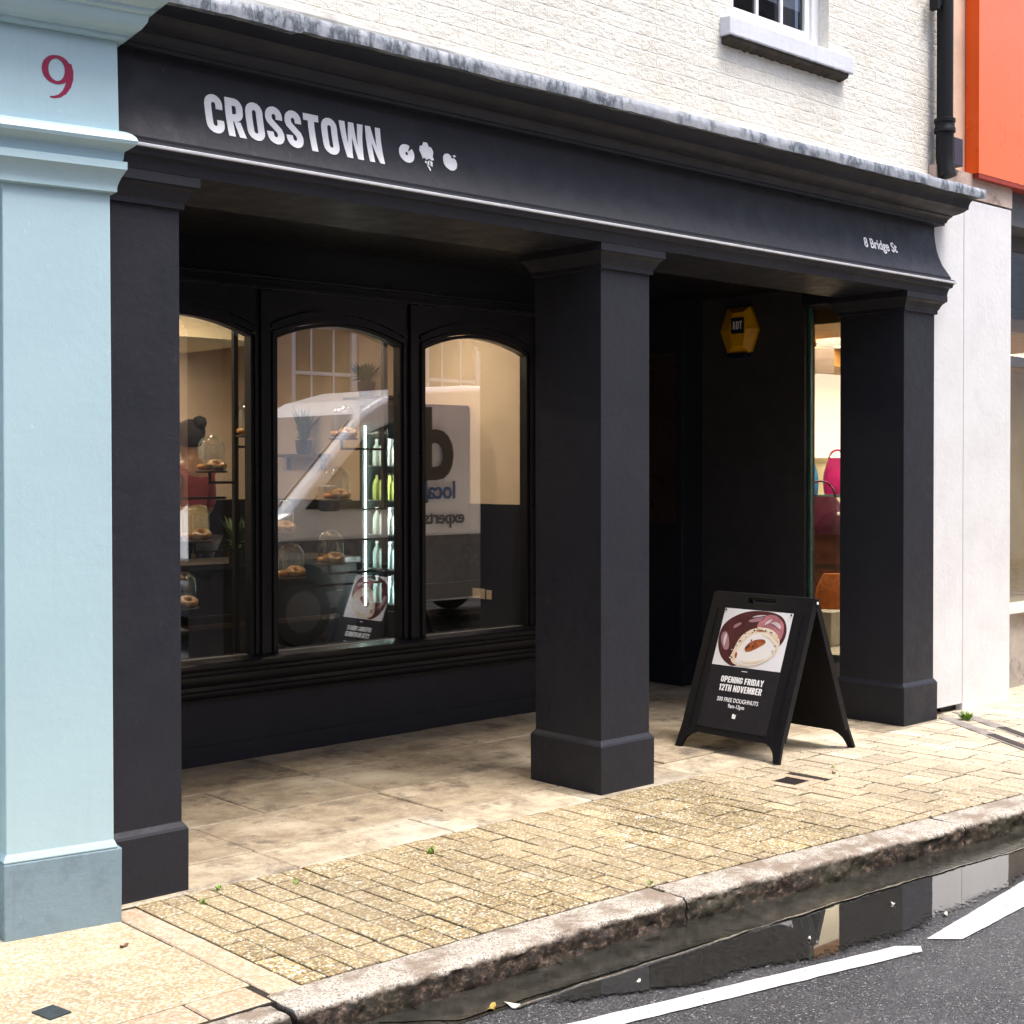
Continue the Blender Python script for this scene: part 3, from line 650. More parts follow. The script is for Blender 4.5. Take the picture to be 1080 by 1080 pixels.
sp(MB().box(5.50, 5.62, 1.08, 3.1, -.01, 2.86).box(5.488, 5.50, 1.08, 2.0, -.01, .17), 'arcade_end_wall', simple('black_paint_bounce_lit', (.046, .044, .050), .6, .12, 6, 60, .2))  # black paint made lighter here, bounce light put into the colour
sp(MB().box(5.46, 5.62, WD, 1.08, 2.74, 2.86), 'arcade_end_lintel', BLACK)
# sign letters on the fascia
sx0, sxz, sH = .104, 2.887, .156; gl, tot = glyphs('CROSSTOWN'); sc = .845/tot
sign = empty('sign_lettering', (0, 0, 0)); sign.parent = SHOP; sign.location = (-2.5, -1, 0)
def onf(x, z, t): return (x, .002*t, z)
for ch, ps in gl:
    flat_mesh(ps, lambda px, py, t: onf(sx0+px*sc, sxz+py*sH, t), 1).build('letter', LETTER, sign)
def conform(o, extra=0.0):
    bm = bmesh.new(); bm.from_mesh(o.data)
    for k in range(1, 9):
        z = 2.885+.02*k
        bmesh.ops.bisect_plane(bm, geom=bm.verts[:]+bm.edges[:]+bm.faces[:], plane_co=(0, 0, z), plane_no=(0, 0, 1))
    for v in bm.verts: v.co.y = fasy(v.co.z)-.0012-(v.co.y if v.co.y > 0 else 0)
    bm.to_mesh(o.data); bm.free(); return o
def disc(cx, cy, r, n=28, a0=0, a1=360): return arc(cx, cy, r, a0, a1, n)
# doughnut, ice cream, doughnut emblems
for o in list(sign.children): conform(o)
def emblem(polys): return conform(flat_mesh(polys, lambda px, py, t: onf(px, py, t), 1).build('emblem', LETTER, sign))
def donut(cx, cy, r): return ribbon(arc(cx, cy, r*.59, 56, 400, 26), r*.82)
emblem(donut(1.082, 2.955, .041))
emblem([[(1.157, 2.982), (1.162, 3.002), (1.176, 3.006), (1.184, 3.022), (1.204, 3.022), (1.212, 3.006), (1.226, 3.004), (1.236, 2.986), (1.228, 2.964), (1.232, 2.948), (1.218, 2.945), (1.206, 2.952), (1.190, 2.943), (1.178, 2.952), (1.168, 2.945), (1.166, 2.962)],
        [(1.180, 2.938), (1.190, 2.936), (1.186, 2.925), (1.178, 2.93)], [(1.194, 2.936), (1.206, 2.945), (1.198, 2.918), (1.190, 2.922)], [(1.186, 2.92), (1.199, 2.913), (1.204, 2.899), (1.198, 2.893)], [(1.210, 2.943), (1.222, 2.938), (1.216, 2.915), (1.206, 2.92)]])
emblem([[(1.286, 2.957), (1.290, 2.975), (1.302, 2.988), (1.320, 2.992), (1.335, 2.984), (1.338, 2.972), (1.352, 2.976), (1.362, 2.966), (1.365, 2.950), (1.358, 2.930), (1.340, 2.917), (1.318, 2.915), (1.298, 2.926), (1.288, 2.940)], [(1.345, 2.985), (1.358, 2.992), (1.366, 2.984), (1.355, 2.980)]])
MX8 = Matrix.Translation((4.552, .001, 2.925)) @ FRONT
t8 = conform(font_mesh('8 Bridge St', .084, MX8, 'letter', LETTER, sign, .001, .0016, .95))

# ------------------------------------------------------------------ shop interior
INT = [('back', MB().box(-.35, 3.86, 5.2, 5.3, 0, 2.86)), ('r', MB().box(3.90, 3.95, 3.0, 5.3, 0, 2.86).box(3.845, 3.859, 2.03, 5.2, .02, 2.8)), ('l', MB().box(-.354, -.33, 2.03, 5.2, 0, 2.86))]
mb = MB().box(-.33, 3.845, 5.19, 5.3, 1.36, 2.8).box(3.845, 3.859, 2.03, 5.3, 1.36, 2.8).box(-.354, -.33, 2.03, 5.3, 1.36, 2.8)
sp(mb, 'interior_wall', CREAMW)
mb = MB().box(-.33, 3.845, 5.18, 5.3, 0, 1.359).box(3.838, 3.859, 2.03, 5.3, 0, 1.359).box(-.354, -.32, 2.03, 5.3, 0, 1.359)
sp(mb, 'interior_dado', BLACKI)
sp(MB().box(3.86, 7, 3.1, 7, 0, 2.86), 'rear_block', BLACKI)
sp(MB().box(-.35, 3.86, 2.021, 5.4, -.02, .18), 'interior_floor', FLOORI)
sp(MB().box(-.35, 3.86, 2.021, 5.4, 2.78, 2.855), 'interior_ceiling', CREAMW)
sp(MB().box(-.33, 2.96, 3.9, 5.18, 2.52, 2.779), 'bulkhead', simple('pale_bulkhead', (.72, .60, .40), .7, .04, 3, 60, .1))

def area(name, loc, rot, size, e, col, parent=None, sy=None):
    d = bpy.data.lights.new(name, 'AREA'); d.energy = e; d.color = col; d.size = size
    if sy: d.shape = 'RECTANGLE'; d.size_y = sy
    o = bpy.data.objects.new(name, d); COL.objects.link(o); o.location = loc; o.rotation_euler = rot
    if parent: o.parent = parent
    return o
LAMPE = emis('warm_lamp_lens', (1, .84, .62), 30)
proto_l = None
for i, (x, y, lab) in enumerate([(.7, 3.1, 'round recessed ceiling lamp over the left shop window'), (2.1, 3.3, 'round recessed ceiling lamp behind the middle shop window'), (3.2, 2.7, 'round recessed ceiling lamp by the cream wall behind the right pane'), (2.4, 4.9, 'round recessed lamp under the bulkhead near the counter'), (1.15, 2.35, 'round ceiling lamp just inside the left pane, over the upper cloche'), (1.95, 2.4, 'round ceiling lamp just inside the middle pane, near its left edge'), (2.45, 2.35, 'round ceiling lamp just inside the middle pane, over the doughnuts')]):
    z = 2.519 if i == 3 else 2.779
    t = empty('ceiling_lamp', (x, y, z), 0, lab, 'ceiling lamp', 'recessed lamps in the shop ceiling')
    MB().lathe([(.06, 0), (.06, -.012), (.045, -.015), (.045, -.004)], n=20).build('lamp_rim', WHITEP, t)
    MB().lathe([(.042, -.005), (.042, -.0065)], n=20).build('lamp_lens', LAMPE, t)
    area('lamp_light', (0, 0, -.03), (0, 0, 0), .09, (9, 9, 7, 6, 4, 4, 4)[i], (1, .80, .56), t)

# counter
CT = empty('shop_counter', (2.4, 3.4, .18), 0, 'long black serving counter with a dark top inside the shop', 'counter')
MB().box(-2.6, .75, -.25, .25, 0, .78).build('counter_front', BLACKI, CT); MB().box(-2.62, .77, -.28, .28, .78, .82).build('counter_top', STEEL, CT, bevel=.004)
MB().box(-2.5, .6, -.262, -.252, .40, .43).build('trim_rail', WOODD, CT)

# person behind the counter
def skin_fig(name, verts, edges, radii, mat, parent=None, sub=2):
    me = bpy.data.meshes.new(name); me.from_pydata(verts, edges, []); o = bpy.data.objects.new(name, me); COL.objects.link(o)
    md = o.modifiers.new('skin', 'SKIN'); me_sk = me.skin_vertices[0] if me.skin_vertices else None
    if me_sk is None:
        bpy.context.view_layer.objects.active = o; me_sk = me.skin_vertices[0]
    for i, r in enumerate(radii): me_sk.data[i].radius = r if isinstance(r, tuple) else (r, r)
    me_sk.data[0].use_root = True
    s_ = o.modifiers.new('sub', 'SUBSURF'); s_.levels = sub; s_.render_levels = sub
    me.materials.append(mat)
    dg = bpy.context.evaluated_depsgraph_get(); bpy.context.view_layer.update()
    m2 = bpy.data.meshes.new_from_object(o.evaluated_get(dg)); bpy.data.objects.remove(o)
    m2.materials.clear(); m2.materials.append(mat)
    o = bpy.data.objects.new(name, m2); COL.objects.link(o)
    for p in m2.polygons: p.use_smooth = True
    if parent: o.parent = parent
    return o
PR = empty('person', (2.36, 4.05, .18), R(200), 'person with dark hair in a bun, beige apron over red top, behind the counter', 'person')
V = [(0, 0, .95), (0, 0, 1.12), (0, .01, 1.30), (0, .02, 1.43), (0, .015, 1.50), (0, 0, 1.58), (0, -.01, 1.68),
     (.17, .02, 1.40), (.22, .0, 1.14), (.19, -.2, 1.02), (.16, -.27, 1.0), (-.17, .02, 1.40), (-.22, .0, 1.14), (-.19, -.2, 1.02), (-.16, -.27, 1.0),
     (.09, 0, .88), (.10, -.01, .48), (.10, .02, .08), (.11, -.1, .03), (-.09, 0, .88), (-.10, -.01, .48), (-.10, .02, .08), (-.11, -.1, .03)]
Eg = [(0, 1), (1, 2), (2, 3), (3, 4), (4, 5), (5, 6), (3, 7), (7, 8), (8, 9), (9, 10), (3, 11), (11, 12), (12, 13), (13, 14), (0, 15), (15, 16), (16, 17), (17, 18), (0, 19), (19, 20), (20, 21), (21, 22)]
Rd = [(.15, .10), (.13, .09), (.15, .10), (.12, .08), .05, (.075, .09), (.065, .085), .055, .042, .032, .03, .055, .042, .032, .03, .085, .055, .038, .03, .085, .055, .038, .03]
skin_fig('body', V, Eg, Rd, SKIN, PR)
V2 = V[:4]+[V[7], V[8], V[11], V[12], (0, .016, 1.485)]; E2 = [(0, 1), (1, 2), (2, 3), (3, 4), (4, 5), (3, 6), (6, 7), (3, 8)]
skin_fig('red_top', V2, E2, [(.165, .115), (.145, .105), (.165, .115), (.145, .10), .066, .055, .066, .055, .066], REDC, PR)
skin_fig('trousers', [V[0], V[15], V[16], V[17], V[19], V[20], V[21]], [(0, 1), (1, 2), (2, 3), (0, 4), (4, 5), (5, 6)], [(.16, .12), .1, .07, .055, .1, .07, .055], BLACKI, PR)
skin_fig('apron', [(0, -.01, .70), (0, -.01, .95), (0, -.01, 1.12), (0, -.005, 1.41)], [(0, 1), (1, 2), (2, 3)], [(.18, .14), (.185, .135), (.165, .125), (.125, .115)], BEIGEC, PR)
skin_fig('collar', [(0, .015, 1.425), (0, .015, 1.50)], [(0, 1)], [(.10, .085), (.055, .055)], simple('grey_cloth', (.22, .2, .18), .9, .1, 6, 160, .3), PR)
hb = MB(); hb.lathe([(.02, -.10), (.07, -.085), (.098, -.03), (.102, .03), (.08, .08), (.03, .105), (.0005, .108)], (0, .02, 1.67), 20); hb.lathe([(.001, -.05), (.04, -.035), (.052, 0), (.04, .035), (.001, .05)], (0, .10, 1.75), 16)
hb.build('hair', HAIR, PR, smooth=True)
fc = MB()
EYE = simple('eye_white', (.5, .5, .5), .3, .05, 9, 9, 0)
for s in (-1, 1): MB().lathe([(.001, -.008), (.01, 0), (.001, .008)], (s*.03, -.092, 1.635), 10).build('eye', EYE, PR, smooth=True)

# display posts, arms, cloches, doughnuts
POST = empty('display_stand', (1.64, 2.27, .18), 0, 'slim black metal display post behind the left pane with bracket arms', 'display stand', 'black metal display posts behind the shop windows')
MB().box(-.014, .014, -.014, .014, 0, 2.6).build('post', STEEL, POST)
MB().box(-.1, .1, -.1, .1, 0, .01).build('foot_plate', STEEL, POST)
POST2 = empty('display_stand', (2.72, 2.27, .18), 0, 'slim black metal display post behind the middle pane with bracket arms', 'display stand', 'black metal display posts behind the shop windows')
MB().box(-.016, .016, -.014, .014, 0, 2.6).build('post', STEEL, POST2)
MB().box(-.1, .1, -.1, .1, 0, .01).build('foot_plate', STEEL, POST2)
cl_proto = None
def make_cloche():
    t = empty('glass_cloche')
    MB().lathe([(.074, 0), (.0755, .002), (.0755, .125)]+[(.0755*math.cos(R(a)), .125+.0755*math.sin(R(a))) for a in range(10, 90, 8)]+[(.0005, .2005)], n=28, caps=False).build('glass_dome', CLOCHEG, t, smooth=60)
    MB().lathe([(.088, -.012), (.09, -.010), (.09, -.002), (.088, 0)], n=28).build('board', WOODD, t)
    return t
def make_doughnut():
    rings = []
    mb = MB(); n, k = 22, 12
    for i in range(n):
        a = 2*math.pi*i/n; rings.append([((.036+.021*math.cos(2*math.pi*j/k))*math.cos(a), (.036+.021*math.cos(2*math.pi*j/k))*math.sin(a), .02+.019*math.sin(2*math.pi*j/k)) for j in range(k)])
    rings.append(rings[0]); mb.rings(rings, caps=False)
    return mb.build('doughnut', DOUGH, None, smooth=True)
cp = make_cloche(); dp = make_doughnut(); first = True
SP = [(1.472, 1.595, POST, 'upper left cloche behind the left pane, in front of the person'), (1.372, 1.205, POST, 'cloche halfway down behind the left pane, just above counter height'), (1.285, .83, POST, 'lowest cloche behind the left pane, half hidden by the pillar'),
      (1.72, 1.80, POST, 'cloche at the right edge of the left pane, beside its post'),
      (2.389, 1.795, POST2, 'highest cloche behind the middle pane, next to the fridge'), (2.338, 1.42, POST2, 'second cloche down behind the middle pane'), (1.935, 1.235, POST2, 'faint cloche at the left edge of the middle pane'),
      (2.006, .965, POST2, 'lowest cloche behind the middle pane, over the dark wheel reflection'), (2.294, 1.035, POST2, 'lower right cloche behind the middle pane, nearest the fridge')]
for x, z, post, lab in SP:
    c = cp if first else copy_tree(cp); c.location = (x, 2.25, z); tag(c, 'glass '+lab, 'glass cloche', 'glass cloches in the shop window')
    for q, (dx, dy) in enumerate([(-.028, .0), (.03, -.006)]):
        d = dp if (first and q == 0) else dp.copy()
        if not (first and q == 0): COL.objects.link(d)
        d.location = (x+dx, 2.25+dy, z+.002+.012*q); d.rotation_euler = (R(8*q), R(-22*q), q); tag(d, ['left', 'right'][q]+' doughnut in the '+lab.replace(', in front of the person', '').replace(', just above counter height', '').replace(', half hidden by the pillar', '').replace(', over the dark wheel reflection', ''), 'doughnut', 'doughnuts under the cloches')
    first = False
    px = post.location.x
    zz = z-.18
    s = 1 if px > x else -1
    MB().box(min(x, px)-px, max(x, px)-px, -.006, .006, zz-.075, zz-.06).box(x-px-.007, x-px+.007, -.006, .006, zz-.0745, zz-.013).build('bracket_arm', STEEL, post)
MB().box(-1.2, 0, .1, .115, 1.25, 1.265).build('cross_rail', STEEL, POST)

# drinks fridge
FX0, FX1, FY0, FY1 = 3.27, 3.83, 2.74, 3.27
FR = empty('drinks_fridge', (3.55, 3.0, .18), 0, 'tall black glass-fronted drinks fridge with a lit strip and rows of bottles', 'fridge')
def fp(mb, name, mat, **k): o = mb.build(name, mat, FR, **k); o.location = (-3.55, -3.0, -.18); return o
fp(MB().box(FX0, FX1, FY0, FY0+.03, .18, 2.05).box(FX0, FX1, FY1-.03, FY1, .18, 2.05).box(FX1-.03, FX1, FY0+.03, FY1-.03, .18, 2.05).box(FX0, FX1-.03, FY0+.03, FY1-.03, 1.93, 2.05).box(FX0, FX1-.03, FY0+.03, FY1-.03, .18, .62), 'cabinet', STEEL)
fp(MB().box(FX0+.01, FX1-.031, FY1-.036, FY1-.031, .62, 1.93), 'inner_lining', simple('fridge_lining', (.03, .06, .06), .4, .1, 5, 60, .05))
LEDM = emis('led_strip_lens', (.80, 1, .94), 4)
fp(MB().box(FX0+.012, FX0+.024, FY1-.046, FY1-.038, .64, 1.91), 'light_strip', LEDM)
for z in (.66, .9, 1.14, 1.38, 1.62): fp(MB().box(FX0+.03, FX1-.04, FY0+.035, FY1-.05, z, z+.008), 'shelf', GREYPL)
fp(MB().box(FX0-.008, FX0-.002, FY0+.01, FY1-.01, .6, 1.95), 'glass_door', glass('fridge_glass', (.95, 1, .98), 1.4))
area('fridge_light', (FX0+.015-3.55, FY0+.05-3.0, 1.25-.18), Vector((-.55, -.8, 0)).to_track_quat('Z', 'Y').to_euler(), .03, 8.0, (.95, 1, .97), FR, 1.2)
BG = [simple('clear_bottle', (.75, .85, .85), .15, .1, 9, 60, .02), simple('lime_bottle', (.50, .58, .16), .15, .1, 9, 60, .02), simple('blue_bottle', (.55, .72, .75), .15, .1, 9, 60, .02)]
bproto = []
for k in range(3):
    t = empty('drink_bottle'); MB().lathe([(.028, 0), (.031, .004), (.031, .11), (.022, .135), (.011, .155), (.011, .175)], n=12).build('bottle_body', BG[k], t, smooth=50); MB().lathe([(.013, .173), (.013, .188)], n=12).build('cap', [WHITEP, BLACKI, WHITEP][k], t)
    bproto.append([t, True])
sh_lab = {.668: 'bottom', .908: 'fourth', 1.148: 'third', 1.388: 'second', 1.628: 'top'}
desc = ['pale', 'lime green', 'pale blue']
for z, kind in ((1.628, 0), (1.388, 1), (1.148, 0), (.908, 2), (.668, 2)):
    for i in range(6):
        for j in range(3):
            t, fr = bproto[kind]; c = t if fr else copy_tree(t); bproto[kind][1] = False
            c.location = (FX0+.08+.085*j, FY0+.075+.072*i, z)
            tag(c, '%s bottle, %s shelf of the lit fridge, %s from the window, %s row' % (desc[kind], sh_lab[z], ['first', 'second', 'third', 'fourth', 'fifth', 'sixth'][i], ['front', 'middle', 'back'][j]), 'bottle', 'bottles on the %s fridge shelf' % sh_lab[z])

# wall shelf, plants, socket
def plant(loc, lab, h, n, spread, pot=True, grp=None):
    t = empty('pot_plant', loc, 0, lab, 'plant', grp)
    MB().lathe([(.045, 0), (.06, .01), (.07, .11), (.066, .11), (.058, .09)], n=20).build('pot', STEEL, t, smooth=50)
    mb = MB(); rnd = random.Random(int(loc[0]*100+n))
    for i in range(n):
        a = rnd.random()*6.28; r = rnd.random()*spread; hh = .1+h*rnd.random(); b0 = Vector((0, 0, .09)); tip = Vector((r*math.cos(a), r*math.sin(a), hh)); mid = b0.lerp(tip, .55)+Vector((0, 0, .03))
        sd_ = Vector((-math.sin(a), math.cos(a), .2))*(.012+.012*rnd.random())
        mb.poly([b0, mid-sd_, tip, mid+sd_])
    mb.build('foliage', GREEN, t); return t
SH = empty('wall_shelf', (3.76, 4.75, 1.70), 0, 'short dark wooden wall shelf holding a potted plant on the cream wall', 'shelf')
MB().box(-.09, .085, -.32, .32, 0, .025).build('shelf_board', WOODD, SH); MB().box(.05, .084, -.25, -.235, -.1, -.001).box(.05, .084, .235, .25, -.1, -.001).build('bracket', STEEL, SH)
plant((3.74, 4.65, 1.726), 'spiky plant in a dark pot on the wall shelf behind the middle pane', .3, 40, .14)
SH2 = empty('wall_shelf', (3.76, 3.72, 2.13), 0, 'dark shelf beside the fridge top holding a bushy plant', 'shelf')
MB().box(-.09, .085, -.2, .3, 0, .02).build('shelf_board', WOODD, SH2)
plant((3.73, 3.8, 2.151), 'bushy dark green plant on the shelf above the fridge', .17, 110, .13)
plant((2.05, 2.9, 1.0), 'pale leafy plant on the counter behind the middle pane', .22, 60, .16)
so_ = empty('power_socket', (3.838, 2.60, .73), 0, 'cream double wall socket low on the dark wall behind the right pane', 'socket')
MB().box(-.01, -.001, -.03, .10, -.035, .035).build('face_plate', CREAMW, so_, bevel=.002); MB().box(-.01, -.001, -.10, -.045, -.035, .03).build('switch_plate', CREAMW, so_, bevel=.002)

# ------------------------------------------------------------------ alarm box on the arcade end wall
AL = empty('alarm_box', (5.499, 1.635, 2.61), R(-90), 'yellow hexagonal burglar alarm box with a navy badge, high on the arcade end wall', 'alarm box')
def hexr(w_, h_, y): return [(-w_, y, 0), (-w_*.62, y, h_), (w_*.62, y, h_), (w_, y, 0), (w_*.62, y, -h_), (-w_*.62, y, -h_)]
MB().rings([hexr(.17, .165, -.001), hexr(.17, .165, -.03), [(x+.03, y, z) for x, y, z in hexr(.075, .12, -.085)]]).build('casing', YELLOWP, AL, bevel=.004)
MB().box(-.09, .09, -.06, -.002, -.20, -.166).build('strobe_lens', NAVY, AL, bevel=.01)
MB().box(-.025, .09, -.089, -.0855, -.03, .085).build('badge', NAVY, AL)
ga, tt = glyphs('ADT', .12); MBa = MB()
flat_mesh([[(x*.9, y) for x, y in p] for ch, ps in ga for p in ps], lambda x, y, t: (-.010+x*.085/(tt*.9), -.0895-.002*t, .000+y*.058), 1).build('badge_letters', LETTER, AL)

# ------------------------------------------------------------------ building number nine (turquoise), turned slightly
NB = empty('turquoise_building', (-.352, -.172, 0), R(-8.8), 'turquoise painted shopfront with a crimson number nine on its pilaster block', 'building')
pw = .385
pl = MB().loft([(.010, -.02), (.012, .262)], -pw, 0, .0, .12, B=0)
sh = MB().loft([(.010, .263), (.010, .270), (.003, .287), (0, .290), (0, 1.0), (0, 1.8), (-.001, 2.575)], -pw, -.014, .0, .12, B=0)
P1 = sh.build('pilaster', TURQ, NB, bevel=.004)
pl.build('plinth', TURQD, P1, bevel=.005)
MB().loft([(.002, 2.572), (.018, 2.576), (.018, 2.588), (.020, 2.60), (.028, 2.622), (.042, 2.648), (.046, 2.652), (.046, 2.679)], -pw, -.014, .0, .12).build('capital', TURQ, P1, smooth=28)
MB().loft([(.030, 2.680), (.034, 2.690), (.036, 2.712), (.044, 2.722), (.060, 2.730), (.070, 2.738), (.074, 2.75), (.068, 2.764), (.056, 2.776), (.042, 2.784), (.022, 2.790), (.018, 3.103)], -6, -.012, .0, .12, L=0).build('frieze', TURQ, NB, smooth=28)
MB().loft([(.03, 3.104), (.045, 3.106), (.045, 3.120), (.062, 3.126), (.085, 3.140), (.10, 3.162), (.105, 3.185), (.118, 3.192), (.120, 3.205), (.150, 3.222), (.175, 3.25), (.188, 3.285), (.195, 3.32), (.21, 3.33), (.21, 3.39)], -6, -.012, .0, .12, L=0).build('cornice', TURQ, NB, smooth=28)
# shopfront left of the pilaster (outside the frame)
MB().box(-6, -pw-.3, .12, .2, -.02, .62).box(-pw-.3, -pw+.05, .119, .2, -.02, 2.7).box(-6, -pw-.3, .12, .2, 2.4, 2.7).box(-3.4, -3.2, .12, .2, .62, 2.4).build('shopfront_panel', TURQ, NB)
MB().box(-6, -pw-.3, .15, .156, .62, 2.4).build('window_pane', GLASS, NB)
MB().box(-6, -.1, .25, 6, -.02, 8).build('wall', CREAMB, NB)
# the painted figure nine: a stroke of changing width
cx, cy = 0, .098; 
ring9 = [(cx+.037*math.cos(R(a)), cy+.042*math.sin(R(a))) for a in range(0, 360, 15)]
w9 = [.010+.011*abs(math.cos(R(a)))**1.5 for a in range(0, 360, 15)]
tail = [(.0385, .122), (.0435, .098), (.043, .074), (.037, .050), (.025, .028), (.008, .013), (-.010, .007), (-.022, .007)]; wt = [.018, .021, .021, .019, .015, .011, .008, .005]
hn = flat_mesh(ribbon(ring9, w9, True), lambda x, y, t: (-.205+x*1.06, -.0195-.0008-.0012*t, 2.868+y*1.05), 1)
for q in ribbon(tail, wt): hn.rings([[(-.205+x*1.06, -.0198-t, 2.868+y*1.05) for x, y in q] for t in (0, .0016)])
hn.build('house_number', NUMBER, NB)

# ------------------------------------------------------------------ right hand building
RB = empty('white_building', (6.0, .2, 0), 0, 'white rendered pier and shopfront of the shop under the orange sign', 'building')
def rp(mb, name, mat, parent=None, **k):
    o = mb.build(name, mat, parent or RB, **k)
    if parent is None: o.location = (-6, -.2, 0)
    return o
rp(MB().box(5.83, 6.46, .05, .5, -.02, 3.385), 'white_pier', WHITEW, bevel=.006)
rp(MB().box(5.385, 5.828, .053, .09, .045, 3.395), 'white_panel', WHITEW, bevel=.002)
rp(MB().box(5.64, 5.83, .10, .44, -.02, 3.4), 'pier_core', BLACKI)
rp(MB().box(5.465, 6.46, .045, .098, 3.396, 3.56), 'weathered_band', slab_mat('weathered_stone', (.55, .42, .36), (.44, .33, .27), (.62, .52, .46), (.2, .15, .12)))
rp(MB().box(5.632, 12, .1, .4, 3.561, 8), 'upper_wall', simple('salmon_painted_brick', (.75, .52, .38), .7, .12, 5, 30, .5))
rp(MB().box(6.46, 12, .1, .5, 3.30, 3.561), 'shopfront_head', GREYPL)
fr = rp(MB().box(6.465, 6.54, .30, .38, .55, 3.3).box(6.54, 12, .30, .38, 3.2, 3.3).box(8.2, 8.3, .30, .38, .6, 3.2).box(6.54, 12, .30, .38, 2.35, 2.42), 'window_frame', GREYPL)
rp(MB().box(6.54, 12, .335, .341, .6, 3.2), 'window_pane', GLASS, fr)
fr.children[-1].location = (0, 0, 0)
rp(MB().box(6.465, 12, .24, .40, .55, .60), 'window_sill', WHITEP, bevel=.004)
rp(MB().box(6.465, 12, .30, .40, -.02, .549), 'stall_riser', slab_mat('grey_riser', (.42, .38, .34), (.34, .30, .27), (.5, .45, .4), (.2, .18, .16)))
rp(MB().box(5.64, 12, 2.6, 2.7, 0, 3.4), 'interior_back_wall', simple('yellow_display_wall', (.80, .72, .50), .7, .15, 3, 40, .2, c2=(.62, .50, .30)))
rp(MB().box(5.64, 12, .42, 2.6, 2.62, 2.72).box(5.64, 12, .42, 2.6, 3.3, 3.4), 'interior_ceiling', simple('amber_ceiling', (.55, .30, .10), .6, .2, 6, 40, .2))
rp(MB().box(5.64, 12, .44, 2.6, -.02, .30), 'display_plinth', slab_mat('pale_plinth', (.66, .60, .52), (.5, .45, .38), (.7, .66, .58), (.4, .36, .3)))
rp(MB().box(11.9, 12, .4, 2.7, 0, 8).box(5.64, 12, 6, 6.1, 0, 8), 'outer_wall', CREAMB)
rp(MB().box(5.55, 5.558, WD+.02, 1.075, .0, 2.73), 'side_pane', GLASS)
rp(MB().box(5.54, 5.565, 1.058, 1.078, .0, 2.73), 'side_pane_edge', EDGEG)
rp(MB().box(6.6, 8.6, 2.52, 2.58, 1.7, 2.45), 'glowing_backdrop', emis('backdrop_glow', (1, .90, .68), .55))  # backdrop given a glow of its own for its lit brightness; no lamp
area('display_light', (6.6-6, 1.5-.2, 2.58), (0, 0, 0), .8, 34, (1, .86, .6), RB)
area('display_light', (9.0-6, 1.4-.2, 2.58), (0, 0, 0), .8, 40, (1, .88, .66), RB)
rp(MB().box(5.64, 9, 1.9, 2.5, 2.44, 2.619), 'amber_bulkhead', simple('amber_bulkhead_paint', (.50, .24, .06), .6, .3, 5, 40, .2))
# orange sign
OS = empty('orange_shop_sign', (5.92, .05, 3.56), 0, 'big plain orange fascia sign panel above the white pier', 'sign')
MB().box(.004, 5.5, -.05, .045, 0, 1.9).build('sign_panel', ORANGE, OS); MB().box(0, .003, -.053, .045, 0, 1.9).build('sign_edge', ORANGED, OS)
MB().box(.01, 5.5, -.048, .045, -.03, -.001).build('sign_trim', simple('dark_red_trim', (.35, .03, .01), .4, .1, 5, 40, .05), OS)
# drainpipe
DPp = empty('drainpipe', (5.53, .02, 3.5), 0, 'black cast iron drainpipe ending on the cornice beside the orange sign', 'drainpipe')
MB().tube([(0, 0, .10), (0, 0, 4.4)], .052, 20).build('pipe', PLASTIC, DPp, smooth=50)
MB().lathe([(.06, .26), (.068, .265), (.068, .29), (.062, .30), (.062, .325), (.068, .33), (.068, .35), (.055, .355)], n=20).build('collar', PLASTIC, DPp, smooth=40)
MB().tube([(0, 0, .26), (0, 0, .12), (.0, -.005, .05), (.0, -.02, -.02)], .057, 20).build('shoe', PLASTIC, DPp, smooth=50)
MB().box(-.12, -.05, -.01, .03, 1.06, 1.10).box(-.125, -.09, -.02, .04, 1.03, 1.13).build('bracket', PLASTIC, DPp, bevel=.004)
JB = MB().box(-.055, .055, -.04, .04, -.09, .09).build('junction_box', simple('dark_violet_paint', (.05, .035, .06), .5, .1, 9, 60, .1), None, bevel=.004)
JB.location = (5.69, .052, 3.665); tag(JB, 'small dark box fixed between the drainpipe and the orange sign', 'junction box')

# ------------------------------------------------------------------ goods in the neighbour's window
def bag(loc, w_, d_, h_, mat, lab, cat, rz=0, handle=True, studs=False):
    t = empty('handbag', loc, rz, lab, cat, None)
    mb = MB(); rg = []
    for k in range(9):
        f = k/8; s = (1-.35*f**2.5)*(.86+.14*math.sin(f*3.1)); rg.append([(w_/2*s*math.copysign(abs(math.cos(a))**.55, math.cos(a)), d_/2*s*(1-.5*f)*math.copysign(abs(math.sin(a))**.7, math.sin(a)), h_*f) for a in [2*math.pi*i/24 for i in range(24)]])
    mb.rings(rg); mb.build('bag_body', mat, t, smooth=60)
    if handle: MB().tube([(w_*.28*math.cos(R(a)), 0, h_*.95+w_*.33*math.sin(R(a))) for a in range(0, 181, 15)], .009, 8).build('handle', mat, t, smooth=True)
    if studs:
        for s in (-1, 1): MB().lathe([(.014, 0), (.012, .008), (.001, .011)], n=12).xf(Matrix.Translation((s*w_*.32, -d_*.5, h_*.55)) @ Matrix.Rotation(R(90), 4, 'X')).build('stud', WHITEP, t)
    return t
LB = [simple('orange_knit', (.62, .17, .03), .8, .2, 40, 90, .8), simple('plum_leather', (.08, .01, .03), .3, .2, 8, 40, .2), simple('magenta_leather', (.40, .01, .12), .3, .2, 8, 40, .2), simple('blue_cloth', (.03, .22, .5), .6, .3, 9, 50, .5), simple('brown_leather', (.16, .05, .025), .5, .3, 9, 60, .4), simple('black_nylon', (.01, .012, .016), .4, .2, 9, 60, .2)]
rz = R(-52)
